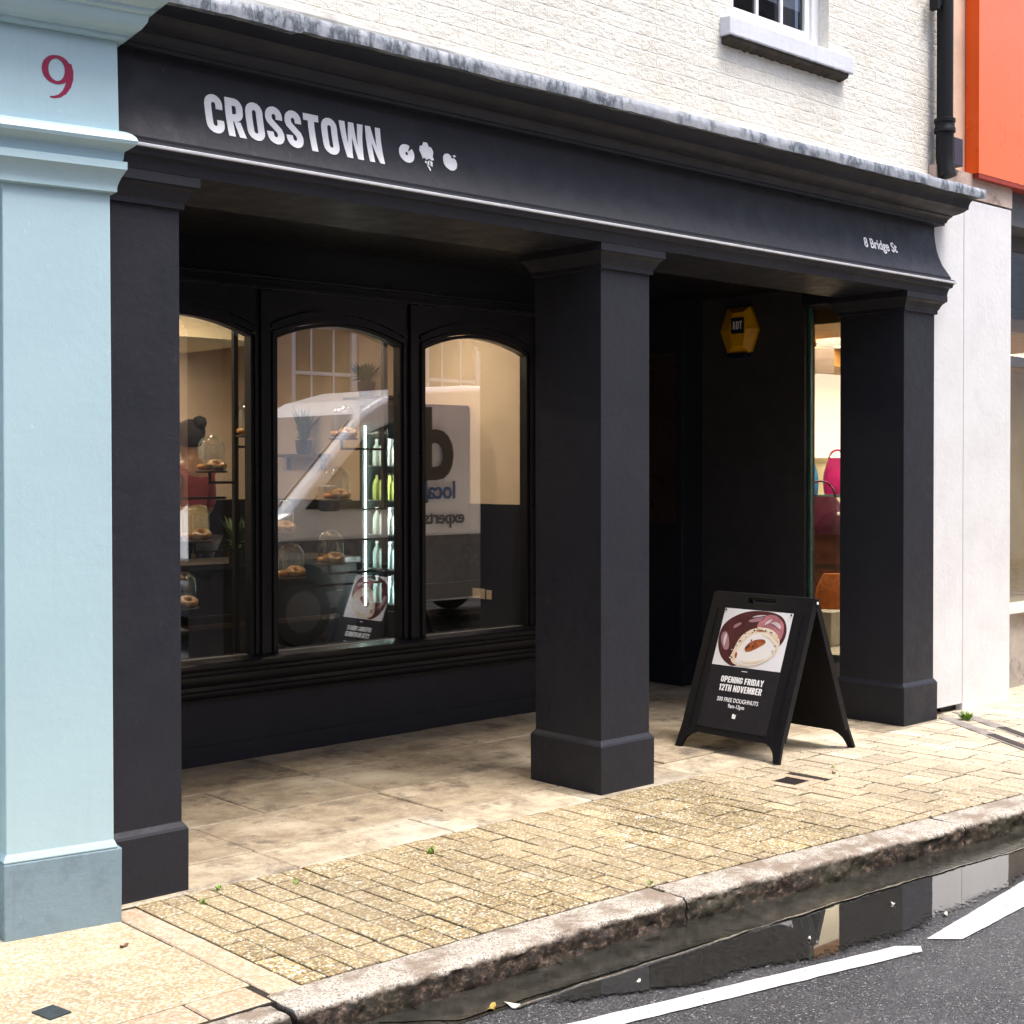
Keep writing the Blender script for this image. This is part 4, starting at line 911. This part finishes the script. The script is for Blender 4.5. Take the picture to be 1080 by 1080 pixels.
PLIN = MB().box(-.35, .35, -.3, .3, 0, .25).build('display_block', simple('pale_display_block', (.62, .56, .48), .6, .1, 6, 40, .2), None, bevel=.005); PLIN.location = (6.35, 1.5, .301); tag(PLIN, 'low pale display block under the orange bag in the next shop window', 'display block')
bag((6.28, 1.36, .552), .30, .2, .26, LB[0], 'orange knitted bag lowest in the next shop window', 'bag', rz, False)
CH = empty('wooden_trunk', (6.85, 1.98, .301), rz, 'tall rusty brown wooden trunk behind the bags in the next shop window', 'trunk')
MB().box(-.5, .5, -.15, .15, 0, .78).build('trunk_body', LB[4], CH, bevel=.01); MB().box(-.50, .50, -.156, -.151, .5, .53).build('strap', WOODD, CH)
bag((6.72, 1.80, 1.082), .42, .2, .30, LB[1], 'plum leather handbag with two white studs in the next shop window', 'bag', rz, True, True)
SF = MB().box(-.3, .3, -.12, .12, 0, .02).build('glass_shelf', EDGEG, None); SF.location = (6.98, 2.05, 1.37); SF.rotation_euler = (0, 0, rz); tag(SF, 'green glass display shelf in the next shop window', 'shelf')
bag((7.10, 1.90, 1.392), .24, .12, .30, LB[2], 'magenta handbag on the glass shelf in the next shop window', 'bag', rz)
bag((6.87, 2.02, 1.392), .17, .12, .26, LB[3], 'blue rucksack on the glass shelf in the next shop window', 'bag', rz, False)
bag((6.90, 2.16, 1.392), .18, .10, .42, LB[5], 'black rucksack behind the blue one in the next shop window', 'bag', rz, False)
SPK = empty('hanging_sign', (6.60, 1.70, 2.45), rz, 'small dark board hanging under the amber ceiling of the next shop', 'hanging sign')
MB().box(-.09, .09, -.01, .01, -.1, .1).build('board', WOODD, SPK); MB().tube([(-.1, 0, .17), (-.1, 0, -.02)], .008).build('hanging_rod', WHITEP, SPK)

# ------------------------------------------------------------------ A-board
AB = empty('pavement_sign', (3.86, .18, 0), 0, 'black A-frame pavement board with a chocolate doughnut poster', 'A-board')
LEAN = .345; HB = .872; Wd = .355   # foot offset, height, half width
def side_mat(s):   # panel coordinates: px across (y), pz up the panel, t thickness outwards
    L = math.hypot(LEAN, HB)
    def f(u, v, t):
        fx = -s*(LEAN-LEAN*v/L); fz = HB*v/L
        nx, nz = -s*HB/L, LEAN/L
        return (fx+nx*t, (-u if s > 0 else u), fz+nz*t)
    return f, L
PHOTO_W = simple('poster_white', (.84, .83, .84), .7, .04, 6, 30, .0, spec=.15)
def ink(name, c, var=.1, c2=None): return simple(name, c, .7, var, 14, 30, .0, c2=c2, spec=.15)
INKS = {'choc2': ink('dark_filling_print', (.20, .05, .02), .3), 'glint': ink('glint_print', (.72, .60, .62), .1), 'choc': ink('chocolate_print', (.10, .03, .03), .2), 'chocl': ink('chocolate_light_print', (.40, .22, .24), .1), 'dough': ink('dough_print', (.80, .62, .42), .1, (.86, .76, .62)), 'pink': ink('pink_cream_print', (.55, .22, .24), .2), 'fill': ink('filling_print', (.50, .14, .05), .3), 'white': ink('icing_print', (.86, .82, .78), .02), 'panel': ink('dark_poster_print', (.022, .02, .024), .1)}
for s, nm in ((1, 'front_panel'), (-1, 'rear_panel')):
    f, L = side_mat(s); wl = Wd
    # outline with splayed feet and a slot handle at the top
    def ro(v): return wl*(1.0 if s else 1)
    foot = [(-wl-.012, 0), (-wl+.03, 0), (-wl+.036, .03), (-wl+.05, .06), (-wl+.075, .085), (-wl+.11, .10), (wl-.11, .10), (wl-.075, .085), (wl-.05, .06), (wl-.036, .03), (wl-.03, 0), (wl+.012, 0), (wl, .12)]
    body = [(-wl-.012, 0), (-wl+.03, 0), (-wl+.036, .03), (-wl+.05, .06), (-wl+.075, .085), (-wl+.11, .10)]
    mb = MB()
    lowp = body+[(wl-.11, .10), (wl-.075, .085), (wl-.05, .06), (wl-.036, .03), (wl-.03, 0), (wl+.012, 0), (wl, .12), (wl, L-.07), (-wl, L-.07), (-wl, .12)]
    mb.extrude(lowp, f, 0, .02)
    for a, b_, c, d in ((-wl, -.10, L-.07, L), (.10, wl, L-.07, L), (-.10, .10, L-.07, L-.055), (-.10, .10, L-.022, L)): mb.extrude(rect(a, b_, c, d), f, 0, .02)
    pan = mb.build(nm, PLASTIC, AB)
    mb = MB()
    for a, b_ in ((-wl, -wl+.03), (wl-.03, wl)): MB().extrude(rect(a, b_, .12, L), f, -.02, -.0005).build('edge_flange', PLASTIC, pan)
    for a, b_ in ((-wl+.05, -wl+.056), (wl-.056, wl-.05)): MB().extrude(rect(a, b_, .12, L-.1), f, .0205, .026).build('rib', PLASTIC, pan)
    # poster
    pu, v0, v1 = .245, .135, .845; vm = .50
    po = MB().extrude(rect(-pu, pu, v0, v1), f, .0208, .0232).build('poster', INKS['panel'], pan)
    def lay(polys, t, nm_, mat):
        mb = MB()
        for p in polys: mb.extrude(p, f, t, t+.0004)
        return mb.build(nm_, mat, po)
    lay([rect(-pu+.004, pu-.004, vm, v1-.004)], .0234, 'photo_ground', PHOTO_W)
    # chocolate doughnut, cut open: (u to the viewer's right)
    def P(pts):
        for _ in range(2): pts = [q for a, b_ in zip(pts, pts[1:]+pts[:1]) for q in ((a[0]*.75+b_[0]*.25, a[1]*.75+b_[1]*.25), (a[0]*.25+b_[0]*.75, a[1]*.25+b_[1]*.75))]
        return [(-pu+.004+x*(2*pu-.008), vm+y*(v1-.004-vm)) for x, y in pts]
    choc = [(.00, .60), (.01, .36), (.10, .14), (.24, .02), (.34, .0), (.48, .12), (.8, .3), (.93, .45), (.97, .62), (.94, .80), (.86, .93), (.72, .99), (.52, 1.0), (.34, .97), (.18, .88), (.06, .76)]
    lay([P(choc)], .0240, 'doughnut_print', INKS['choc'])
    lay([P([(.03, .55), (.06, .38), (.14, .25), (.2, .3), (.16, .48), (.1, .6)]), P([(.36, .80), (.50, .88), (.62, .90), (.60, .84), (.46, .78)]), P([(.18, .70), (.28, .78), (.30, .74), (.2, .64)])], .0246, 'shine_print', INKS['chocl'])
    lay([P([(.50, .70), (.60, .92), (.74, .96), (.88, .86), (.93, .68), (.90, .50), (.82, .40), (.66, .55)])], .0246, 'cream_print', INKS['pink'])
    lay([P([(.27, .30), (.24, .12), (.34, .02), (.6, .02), (.84, .2), (.92, .4), (.88, .58), (.76, .70), (.60, .72), (.44, .66), (.32, .52)])], .0252, 'dough_print', INKS['dough'])
    lay([P([(.33, .30), (.30, .06), (.62, .04), (.82, .22), (.88, .40), (.80, .56), (.62, .62), (.46, .56)])], .0258, 'icing_print', INKS['white'])
    lay([P([(.42, .32), (.46, .42), (.56, .50), (.68, .52), (.72, .46), (.64, .38), (.54, .30), (.46, .26)]), P([(.3, .2), (.32, .27), (.35, .2), (.33, .12)]), P([(.5, .64), (.6, .68), (.72, .66), (.62, .645)])], .0264, 'filling_print', INKS['fill'])
    def line(txt, vb, hgt, width, cu=0.0):
        g_, tw = glyphs(txt, .07); k = width/tw; mb = MB()
        for ch, ps in g_:
            for p in ps: mb.extrude([(cu-width/2+x*k, vb+y*hgt) for x, y in p], f, .0234, .0240)
        mb.build('poster_words', LETTER, po)
    rr_ = random.Random(5)
    def blob(cx_, cy_, r_): return P([(cx_+r_*(1+.3*rr_.uniform(-1, 1))*math.cos(2*math.pi*q/7), cy_+r_*(1+.3*rr_.uniform(-1, 1))*math.sin(2*math.pi*q/7)) for q in range(7)])
    edge_ = [(.30, .36), (.34, .46), (.40, .56), (.48, .63), (.57, .68), (.67, .69), (.77, .64), (.85, .55), (.88, .44), (.85, .32), (.28, .26), (.27, .16)]
    cr = [(x+rr_.uniform(-.03, .03), y+rr_.uniform(-.025, .025)) for x, y in edge_ for _ in range(4)]
    lay([blob(x, y, rr_.uniform(.007, .016)) for x, y in cr[0::3]], .0270, 'crumb_print', INKS['choc']); lay([blob(x, y, rr_.uniform(.008, .018)) for x, y in cr[1::3]], .0274, 'crumb_print', INKS['dough']); lay([blob(x, y, rr_.uniform(.006, .014)) for x, y in cr[2::3]], .0278, 'crumb_print', INKS['white'])
    lay([blob(rr_.uniform(.45, .68), rr_.uniform(.34, .48), rr_.uniform(.008, .02)) for _ in range(9)], .0282, 'crumb_print', INKS['choc2'])
    lay([P([(.12, .30), (.08, .45), (.10, .58), (.13, .50), (.125, .4)]), P([(.40, .86), (.52, .925), (.66, .93), (.56, .90)]), P([(.70, .80), (.80, .84), (.88, .76), (.86, .70), (.78, .78)]), P([(.62, .74), (.66, .84), (.74, .88), (.70, .80)])], .0262, 'shine_print', INKS['glint'])
    lay([P([(.60, .60), (.74, .585), (.84, .50), (.86, .40), (.80, .50), (.70, .565)]), P([(.36, .12), (.5, .07), (.66, .10), (.78, .22), (.66, .14), (.5, .11)])], .0268, 'shade_print', INKS['dough'])
    line('OPENING FRIDAY', .405, .036, .30); line('12TH NOVEMBER', .355, .038, .30)
    fo = Vector(f(0, 0, .0236)); ux = Vector(f(1, 0, .0236))-fo; vx = Vector(f(0, 1, .0236))-fo; nx_ = ux.cross(vx)
    Mx = Matrix((ux, vx, nx_)).transposed().to_4x4(); 
    for txt, vb, hs, ww in (('500 FREE DOUGHNUTS', .295, .034, .82), ('9am-12pm', .262, .032, .85)):
        Mt = Mx.copy(); Mt.translation = Vector(f(0, vb, .0236)); font_mesh(txt, hs, Mt, 'poster_words', LETTER, po, .0003, .0004, ww, 'CENTER')
    lay([[(.0-.012, .205), (.012, .203), (.013, .228), (.003, .224), (-.002, .232), (-.013, .229)]], .0234, 'poster_mark', LETTER)
    lay([rect(-.02, .02, .476, .480)], .0234, 'poster_mark', LETTER)
    mb = MB()
    for a in (-pu+.015, pu-.015):
        for c in (v0+.015, v1-.015): mb.extrude(disc(a, c, .006, 10)[:-1], f, .0262, .0285)
    mb.build('poster_pin', STEEL, po)
    if s < 0: MB().extrude(rect(.22, .29, .125, .165), lambda u, v, t: f(u, v, -t), .0005, .0012).build('sticker', simple('white_sticker', (.6, .6, .6), .4, .2, 60, 30, 0, c2=(.2, .2, .2)), pan)
MB().tube([(0, -Wd-.006, HB-.015), (0, Wd+.006, HB-.015)], .010, 10).build('hinge', STEEL, AB)
MB().lathe([(.009, 0), (.008, .004), (.001, .006)], n=10).xf(Matrix.Translation((-.002, -Wd-.006, HB-.02)) @ Matrix.Rotation(R(90), 4, 'X')).build('hinge_cap', WHITEP, AB)

# ------------------------------------------------------------------ small things on the ground
DR = empty('drain_cover', (drain_c[0], drain_c[1], 0), R(3), 'small square iron drain cover set in the setts near the A-board', 'drain cover')
MB().box(-.125, .125, -.125, -.07, -.03, .0).box(-.125, .125, .07, .125, -.03, .0).box(-.125, -.07, -.07, .07, -.03, .0).box(.07, .125, -.07, .07, -.03, .0).build('surround', REDST, DR, bevel=.003)
g = MB().box(-.069, .069, -.069, .069, -.03, -.012)
for k in range(6): g.box(-.062, .062, -.062+k*.0225, -.052+k*.0225, -.012, -.001)
g.box(-.069, -.062, -.069, .069, -.012, .0).box(.062, .069, -.069, .069, -.012, 0)
IRON = simple('rusty_iron', (.03, .022, .018), .6, .3, 30, 90, .5)
g.build('grate', IRON, DR)
for (ax, ay, bx, by, lab) in ((5.72, .02, 4.98, -1.10, 'narrow stone rainwater channel with an iron lid crossing the setts, nearer the white pier'), (5.47, -.03, 4.70, -1.20, 'narrow stone rainwater channel with an iron lid crossing the setts, nearer the black pillar')):
    L = math.hypot(bx-ax, by-ay); t = empty('drain_channel', (ax, ay, 0), math.atan2(by-ay, bx-ax), lab, 'drain channel', 'rainwater channels across the pavement')
    MB().box(0, L, -.045, .045, -.02, .0045).build('channel_stone', GREYST, t, bevel=.003); MB().box(L*.42, L*.99, -.028, .028, .0046, .0075).build('iron_lid', IRON, t)
cov = MB().box(-.036, .036, -.046, .046, -.004, .003).build('metal_plate', simple('dark_plate', (.03, .04, .045), .5, .2, 30, 90, .2), None); cov.location = (-.90, -.825, .002); cov.rotation_euler = (0, 0, R(10)); tag(cov, 'small dark rectangular plate set in the concrete slab at bottom left', 'plate')
def weed(loc, r, n, lab, mat=GREENL):
    mb = MB(); rnd = random.Random(int(loc[0]*1000))
    for i in range(n):
        a = rnd.random()*6.28; rr = r*(.3+.7*rnd.random()); h = r*(.2+.9*rnd.random()); c = Vector((rnd.uniform(-1, 1)*r*.4, rnd.uniform(-1, 1)*r*.4, 0)); tip = c+Vector((rr*math.cos(a), rr*math.sin(a), h)); sd_ = Vector((-math.sin(a), math.cos(a), 0))*r*.13
        m_ = c.lerp(tip, .6); mb.poly([c, m_-sd_, tip, m_+sd_])
    o = mb.build('weed', mat, None); o.location = loc; tag(o, lab, 'weed', 'weeds growing between the paving')
weed((5.50, -.16, .003), .055, 70, 'bright green weed tuft by the base of the white panel')
weed((-.03, -.20, .0), .02, 22, 'small weed in the joint near the left black pillar')
weed((.10, -.09, .0), .022, 18, 'second tiny weed just right of the left black pillar')
weed((.36, -.23, .0), .02, 14, 'tiny weed between setts left of centre')
weed((1.02, -.25, .0), .028, 26, 'sprawling weed between setts in front of the window')
weed((3.66, -.42, .0), .02, 16, 'tiny weed between setts right of the drain cover')
weed((1.36, -1.17, .002), .02, 14, 'small weed at the kerb joint')
def leaf(loc, r, rz, lab, mat=LEAFY):
    pts = []
    for i in range(14):
        a = 2*math.pi*i/14; q = r*(1-.35*abs(math.sin(a)))*(1+.15*math.cos(3*a)); pts.append((q*math.cos(a), q*.6*math.sin(a), .002+.006*math.sin(a*2+1)))
    o = MB().rings([pts, [(x, y, z+.0008) for x, y, z in pts]]).build('fallen_leaf', mat, None); o.location = loc; o.rotation_euler = (0, 0, rz); tag(o, lab, 'leaf', 'fallen leaves on the ground')
leaf((.235, -1.50, -.092), .03, .5, 'yellow leaf in the gutter near the kerb joint')
LW = simple('pale_leaf', (.62, .62, .5), .6, .1, 20, 60, .1); LBm = simple('brown_leaf', (.16, .07, .03), .6, .2, 20, 60, .1)
leaf((.30, -1.53, -.092), .03, 1.9, 'crumpled pale leaf beside the yellow leaf in the gutter', LW)
leaf((1.50, -1.80, -.090), .014, .4, 'tiny pale leaf in the puddle under the poster reflection', LW)
leaf((2.08, -1.78, -.090), .014, 1.2, 'tiny pale leaf in the puddle near the white reflection', LW)
leaf((2.12, -1.98, -.094), .018, .2, 'pale leaf between the two white road lines', LW)
leaf((.74, -1.66, -.094), .016, .2, 'small pale leaf on wet asphalt left of the puddle', LW)
leaf((3.55, -.50, .003), .02, .9, 'brown leaf on the setts beside the drain cover', LBm)
leaf((-.47, -.44, .003), .018, .1, 'small brown leaf on the slab before the turquoise plinth', LBm)
leaf((3.42, -1.95, -.092), .02, .1, 'pale leaf far along the puddle', LW)

# ------------------------------------------------------------------ van standing in the near lane, seen in the window glass
VN = empty('white_van', (6.4, -3.5, -.1), 0, 'white panel van with dark lettering, reflected in the shop window', 'van')
# side outline (x forward is -x): local x from nose -2.3 to tail +3.1
prof = [(-2.30, .35), (-2.36, .60), (-2.33, .86), (-2.20, 1.02), (-1.62, 1.28), (-.62, 2.30), (-.40, 2.42), (.1, 2.55), (.8, 2.60), (3.0, 2.60), (3.12, 2.4), (3.15, .45), (3.1, .32)]
def ywid(z): return 1.0-.0*z if z < 1.2 else 1.0-.10*((z-1.2)/1.4)**1.5
mb = MB(); rgs = []
for s_, tp in ((1, 0), (.96, -1)): pass
rg = [[(x, (ywid(z)-.05), z) for x, z in prof]]
def ring_at(k): return [(x+(0 if 0 else 0), k*ywid(z), z) for x, z in prof]
inset = lambda k, e: [(x+(e if x < -1 else (-e if x > 2.5 else 0)), k*(ywid(z)), z-(e if z > 2 else 0)) for x, z in prof]
mb.rings([[(x, y*1.0, z) for x, y, z in inset(1.0, .06)], [(x, y*.94, z) for x, y, z in inset(1.0, .0)], [(x, y*-.94, z) for x, y, z in inset(1.0, .0)], [(x, -y, z) for x, y, z in inset(1.0, .06)]])
body = mb.build('body', VANW, VN, bevel=.02)
# wheel arches, windows, wheels
def sideY(z): return ywid(z)+.003
for s_ in (1, -1):
    w1 = [(-1.40, 1.32), (-.62, 2.06), (-.30, 2.18), (.12, 2.2), (.12, 1.36), (-.3, 1.30)]
    MB().rings([[(x, s_*sideY(z), z) for x, z in w1], [(x, s_*(sideY(z)+.004), z) for x, z in w1]]).build('side_window', VANG, VN)
    MB().rings([[(x, s_*1.003, z) for x, z in rect(-2.2, 3.05, .36, .52)], [(x, s_*1.02, z) for x, z in rect(-2.2, 3.05, .36, .52)]]).build('side_skirt', GREYPL, VN)
    MB().rings([[(x, s_*1.003, z) for x, z in rect(.25, 3.0, .92, .98)], [(x, s_*1.02, z) for x, z in rect(.25, 3.0, .92, .98)]]).build('rub_strip', GREYPL, VN)
    MB().rings([[(x, s_*1.003, z) for x, z in rect(-2.2, 3.0, .53, 1.02)], [(x, s_*1.012, z) for x, z in rect(-2.2, 3.0, .53, 1.02)]]).build('lower_body_shade', DGREY, VN)  # dark panel paints the shade of the van's lower body
    MB().box(-1.28, -1.10, s_*1.02-(.0 if s_ > 0 else .16), s_*1.02+(.16 if s_ > 0 else 0), 1.30, 1.55).build('mirror', GREYPL, VN, bevel=.03)
    for wx in (-1.45, 2.05):
        MB().rings([[(wx+.44*math.cos(R(a)), s_*1.013, .36+.44*math.sin(R(a))) for a in range(0, 181, 12)]+[(wx-.44, s_*1.013, .30), (wx+.44, s_*1.013, .30)], [(wx+.44*math.cos(R(a)), s_*1.018, .36+.44*math.sin(R(a))) for a in range(0, 181, 12)]+[(wx-.44, s_*1.018, .30), (wx+.44, s_*1.018, .30)]]).build('wheel_arch', BLACKI, VN)
        wh = MB().lathe([(.22, -.10), (.32, -.09), (.34, -.05), (.34, .05), (.32, .09), (.22, .10)], n=32).xf(Matrix.Translation((wx, s_*.94, .34)) @ Matrix.Rotation(R(90), 4, 'X')).build('wheel', TYRE, VN, smooth=40)
        MB().lathe([(.21, -.02), (.20, .02), (.06, .03), (.001, .03)], n=24).xf(Matrix.Translation((wx, s_*1.02, .34)) @ Matrix.Rotation(R(-90*s_), 4, 'X')).build('rim', simple('dark_rim', (.07, .07, .075), .4, .1, 2, 20, .02), wh, smooth=30)
    MB().box(-2.33, -2.16, s_*.62-.2, s_*.62+.2, .72, .92).build('headlight', simple('lamp_glass', (.6, .6, .62), .1, .1, 5, 20, 0), VN, bevel=.03)
wsv = [(-1.58, 1.33), (-.68, 2.24)]
MB().rings([[(x-.012, y*.80, z+.012) for x, z, y in ((-1.58, 1.33, 1), (-1.58, 1.33, -1), (-.68, 2.24, -1), (-.68, 2.24, 1))], [(x-.016, y*.80, z+.016) for x, z, y in ((-1.58, 1.33, 1), (-1.58, 1.33, -1), (-.68, 2.24, -1), (-.68, 2.24, 1))]]).build('windscreen', simple('windscreen_glass', (.75, .78, .82), .06, .03, 3, 20, 0, metal=.9), VN)
MB().box(-2.42, -2.2, -.95, .95, .32, .62).build('front_bumper', GREYPL, VN, bevel=.04)
MB().box(-2.365, -2.32, -.45, .45, .66, .84).build('grille', BLACKI, VN)
VT = Matrix(((-1, 0, 0, 0), (0, 0, 1, 0), (0, 1, 0, 0), (0, 0, 0, 1)))   # text facing +y, running towards -x
for txt, size, xx, zz, mt, bold in (('d', 1.02, .02, 1.62, BLACKI, .03), ('local', .26, .06, 1.40, BLUET, .004), ('experts', .20, .06, 1.14, GREYPL, .002)):
    o = font_mesh(txt, size, Matrix.Translation((xx, 1.003 if zz < 1.5 else .985, zz)) @ VT, 'lettering', mt, VN, .006, bold, .9, 'RIGHT')

# ------------------------------------------------------------------ buildings across the street (seen in the glass)
def opposite(x0, x1, h, mat, lab, wins, yb=-8.0):
    t = empty('terraced_building', ((x0+x1)/2, yb, 0), 0, lab, 'building', None); cx_ = (x0+x1)/2
    xs_ = sorted(set([x0, x1]+[v for a, b_, c, d in wins for v in (a, b_)])); mb = MB()
    for a, b_ in zip(xs_[:-1], xs_[1:]):
        hs = sorted([(c, d) for p, q, c, d in wins if p <= a+1e-6 and q >= b_-1e-6]); z = -.02
        for c, d in hs:
            if c > z: mb.box(a-cx_, b_-cx_, -.25, 0, z, c)
            z = d
        mb.box(a-cx_, b_-cx_, -.25, 0, z, h)
    mb.build('wall', mat, t)
    MB().box(x0-cx_, x1-cx_, -6, -.6, -.02, h-.3).build('inner_block', BLACKI, t); MB().box(x0-cx_, x1-cx_, -6, .15, h, h+.25).build('roof', GREYST, t)
    for a, b_, c, d in wins:
        a -= cx_; b_ -= cx_; e = .09
        m2 = MB().box(a, a+e, -.16, -.04, c, d).box(b_-e, b_, -.16, -.04, c, d).box(a+e, b_-e, -.16, -.04, c, c+e).box(a+e, b_-e, -.16, -.04, d-e, d).box(a+e, b_-e, -.13, -.07, (c+d)/2-.025, (c+d)/2+.025)
        for k in (1, 2): xx = a+(b_-a)*k/3; m2.box(xx-.015, xx+.015, -.12, -.08, c+e, d-e)
        wn = m2.build('window', WHITEP, t); MB().box(a+e, b_-e, -.105, -.1, c+e, d-e).build('pane', simple('opposite_window_glass', (.30, .20, .10), .08, .3, 2, 20, 0), wn); MB().box(a-.08, b_+.08, -.04, .08, c-.1, c-.001).build('sill', WHITEP, wn)
opposite(6.4, 13.6, 8, CREAMO, 'ochre brick terrace with white sash windows across the street, seen in the glass', [(8.55, 9.72, 2.25, 3.72), (11.0, 12.15, 2.25, 3.72), (8.55, 9.72, 5.2, 6.8), (11.0, 12.15, 5.2, 6.8), (6.8, 7.9, 5.2, 6.8)])
opposite(-4, 6.38, 7.2, simple('white_stucco', (.68, .66, .62), .7, .1, 3, 40, .2), 'white stucco terrace with tall windows across the street', [(-2.8, -1.6, 2.6, 4.4), (-.4, .8, 2.6, 4.4), (2.0, 3.2, 2.6, 4.4), (4.4, 5.6, 2.6, 4.4)])
opposite(13.62, 24, 8.4, simple('grey_stucco', (.45, .44, .42), .7, .1, 3, 40, .2), 'grey stucco terrace farther along the street opposite', [(15, 16.2, 2.6, 4.2), (18, 19.2, 2.6, 4.2), (21, 22.2, 2.6, 4.2)])
opposite(-14, -4.02, 6.4, brick_paint('red_brick', (.32, .14, .09), (.24, .10, .07)), 'red brick terrace across the street behind the viewer', [(-12.5, -11.4, 2.6, 4.2), (-9.5, -8.4, 2.6, 4.2), (-6.8, -5.7, 2.6, 4.2)])
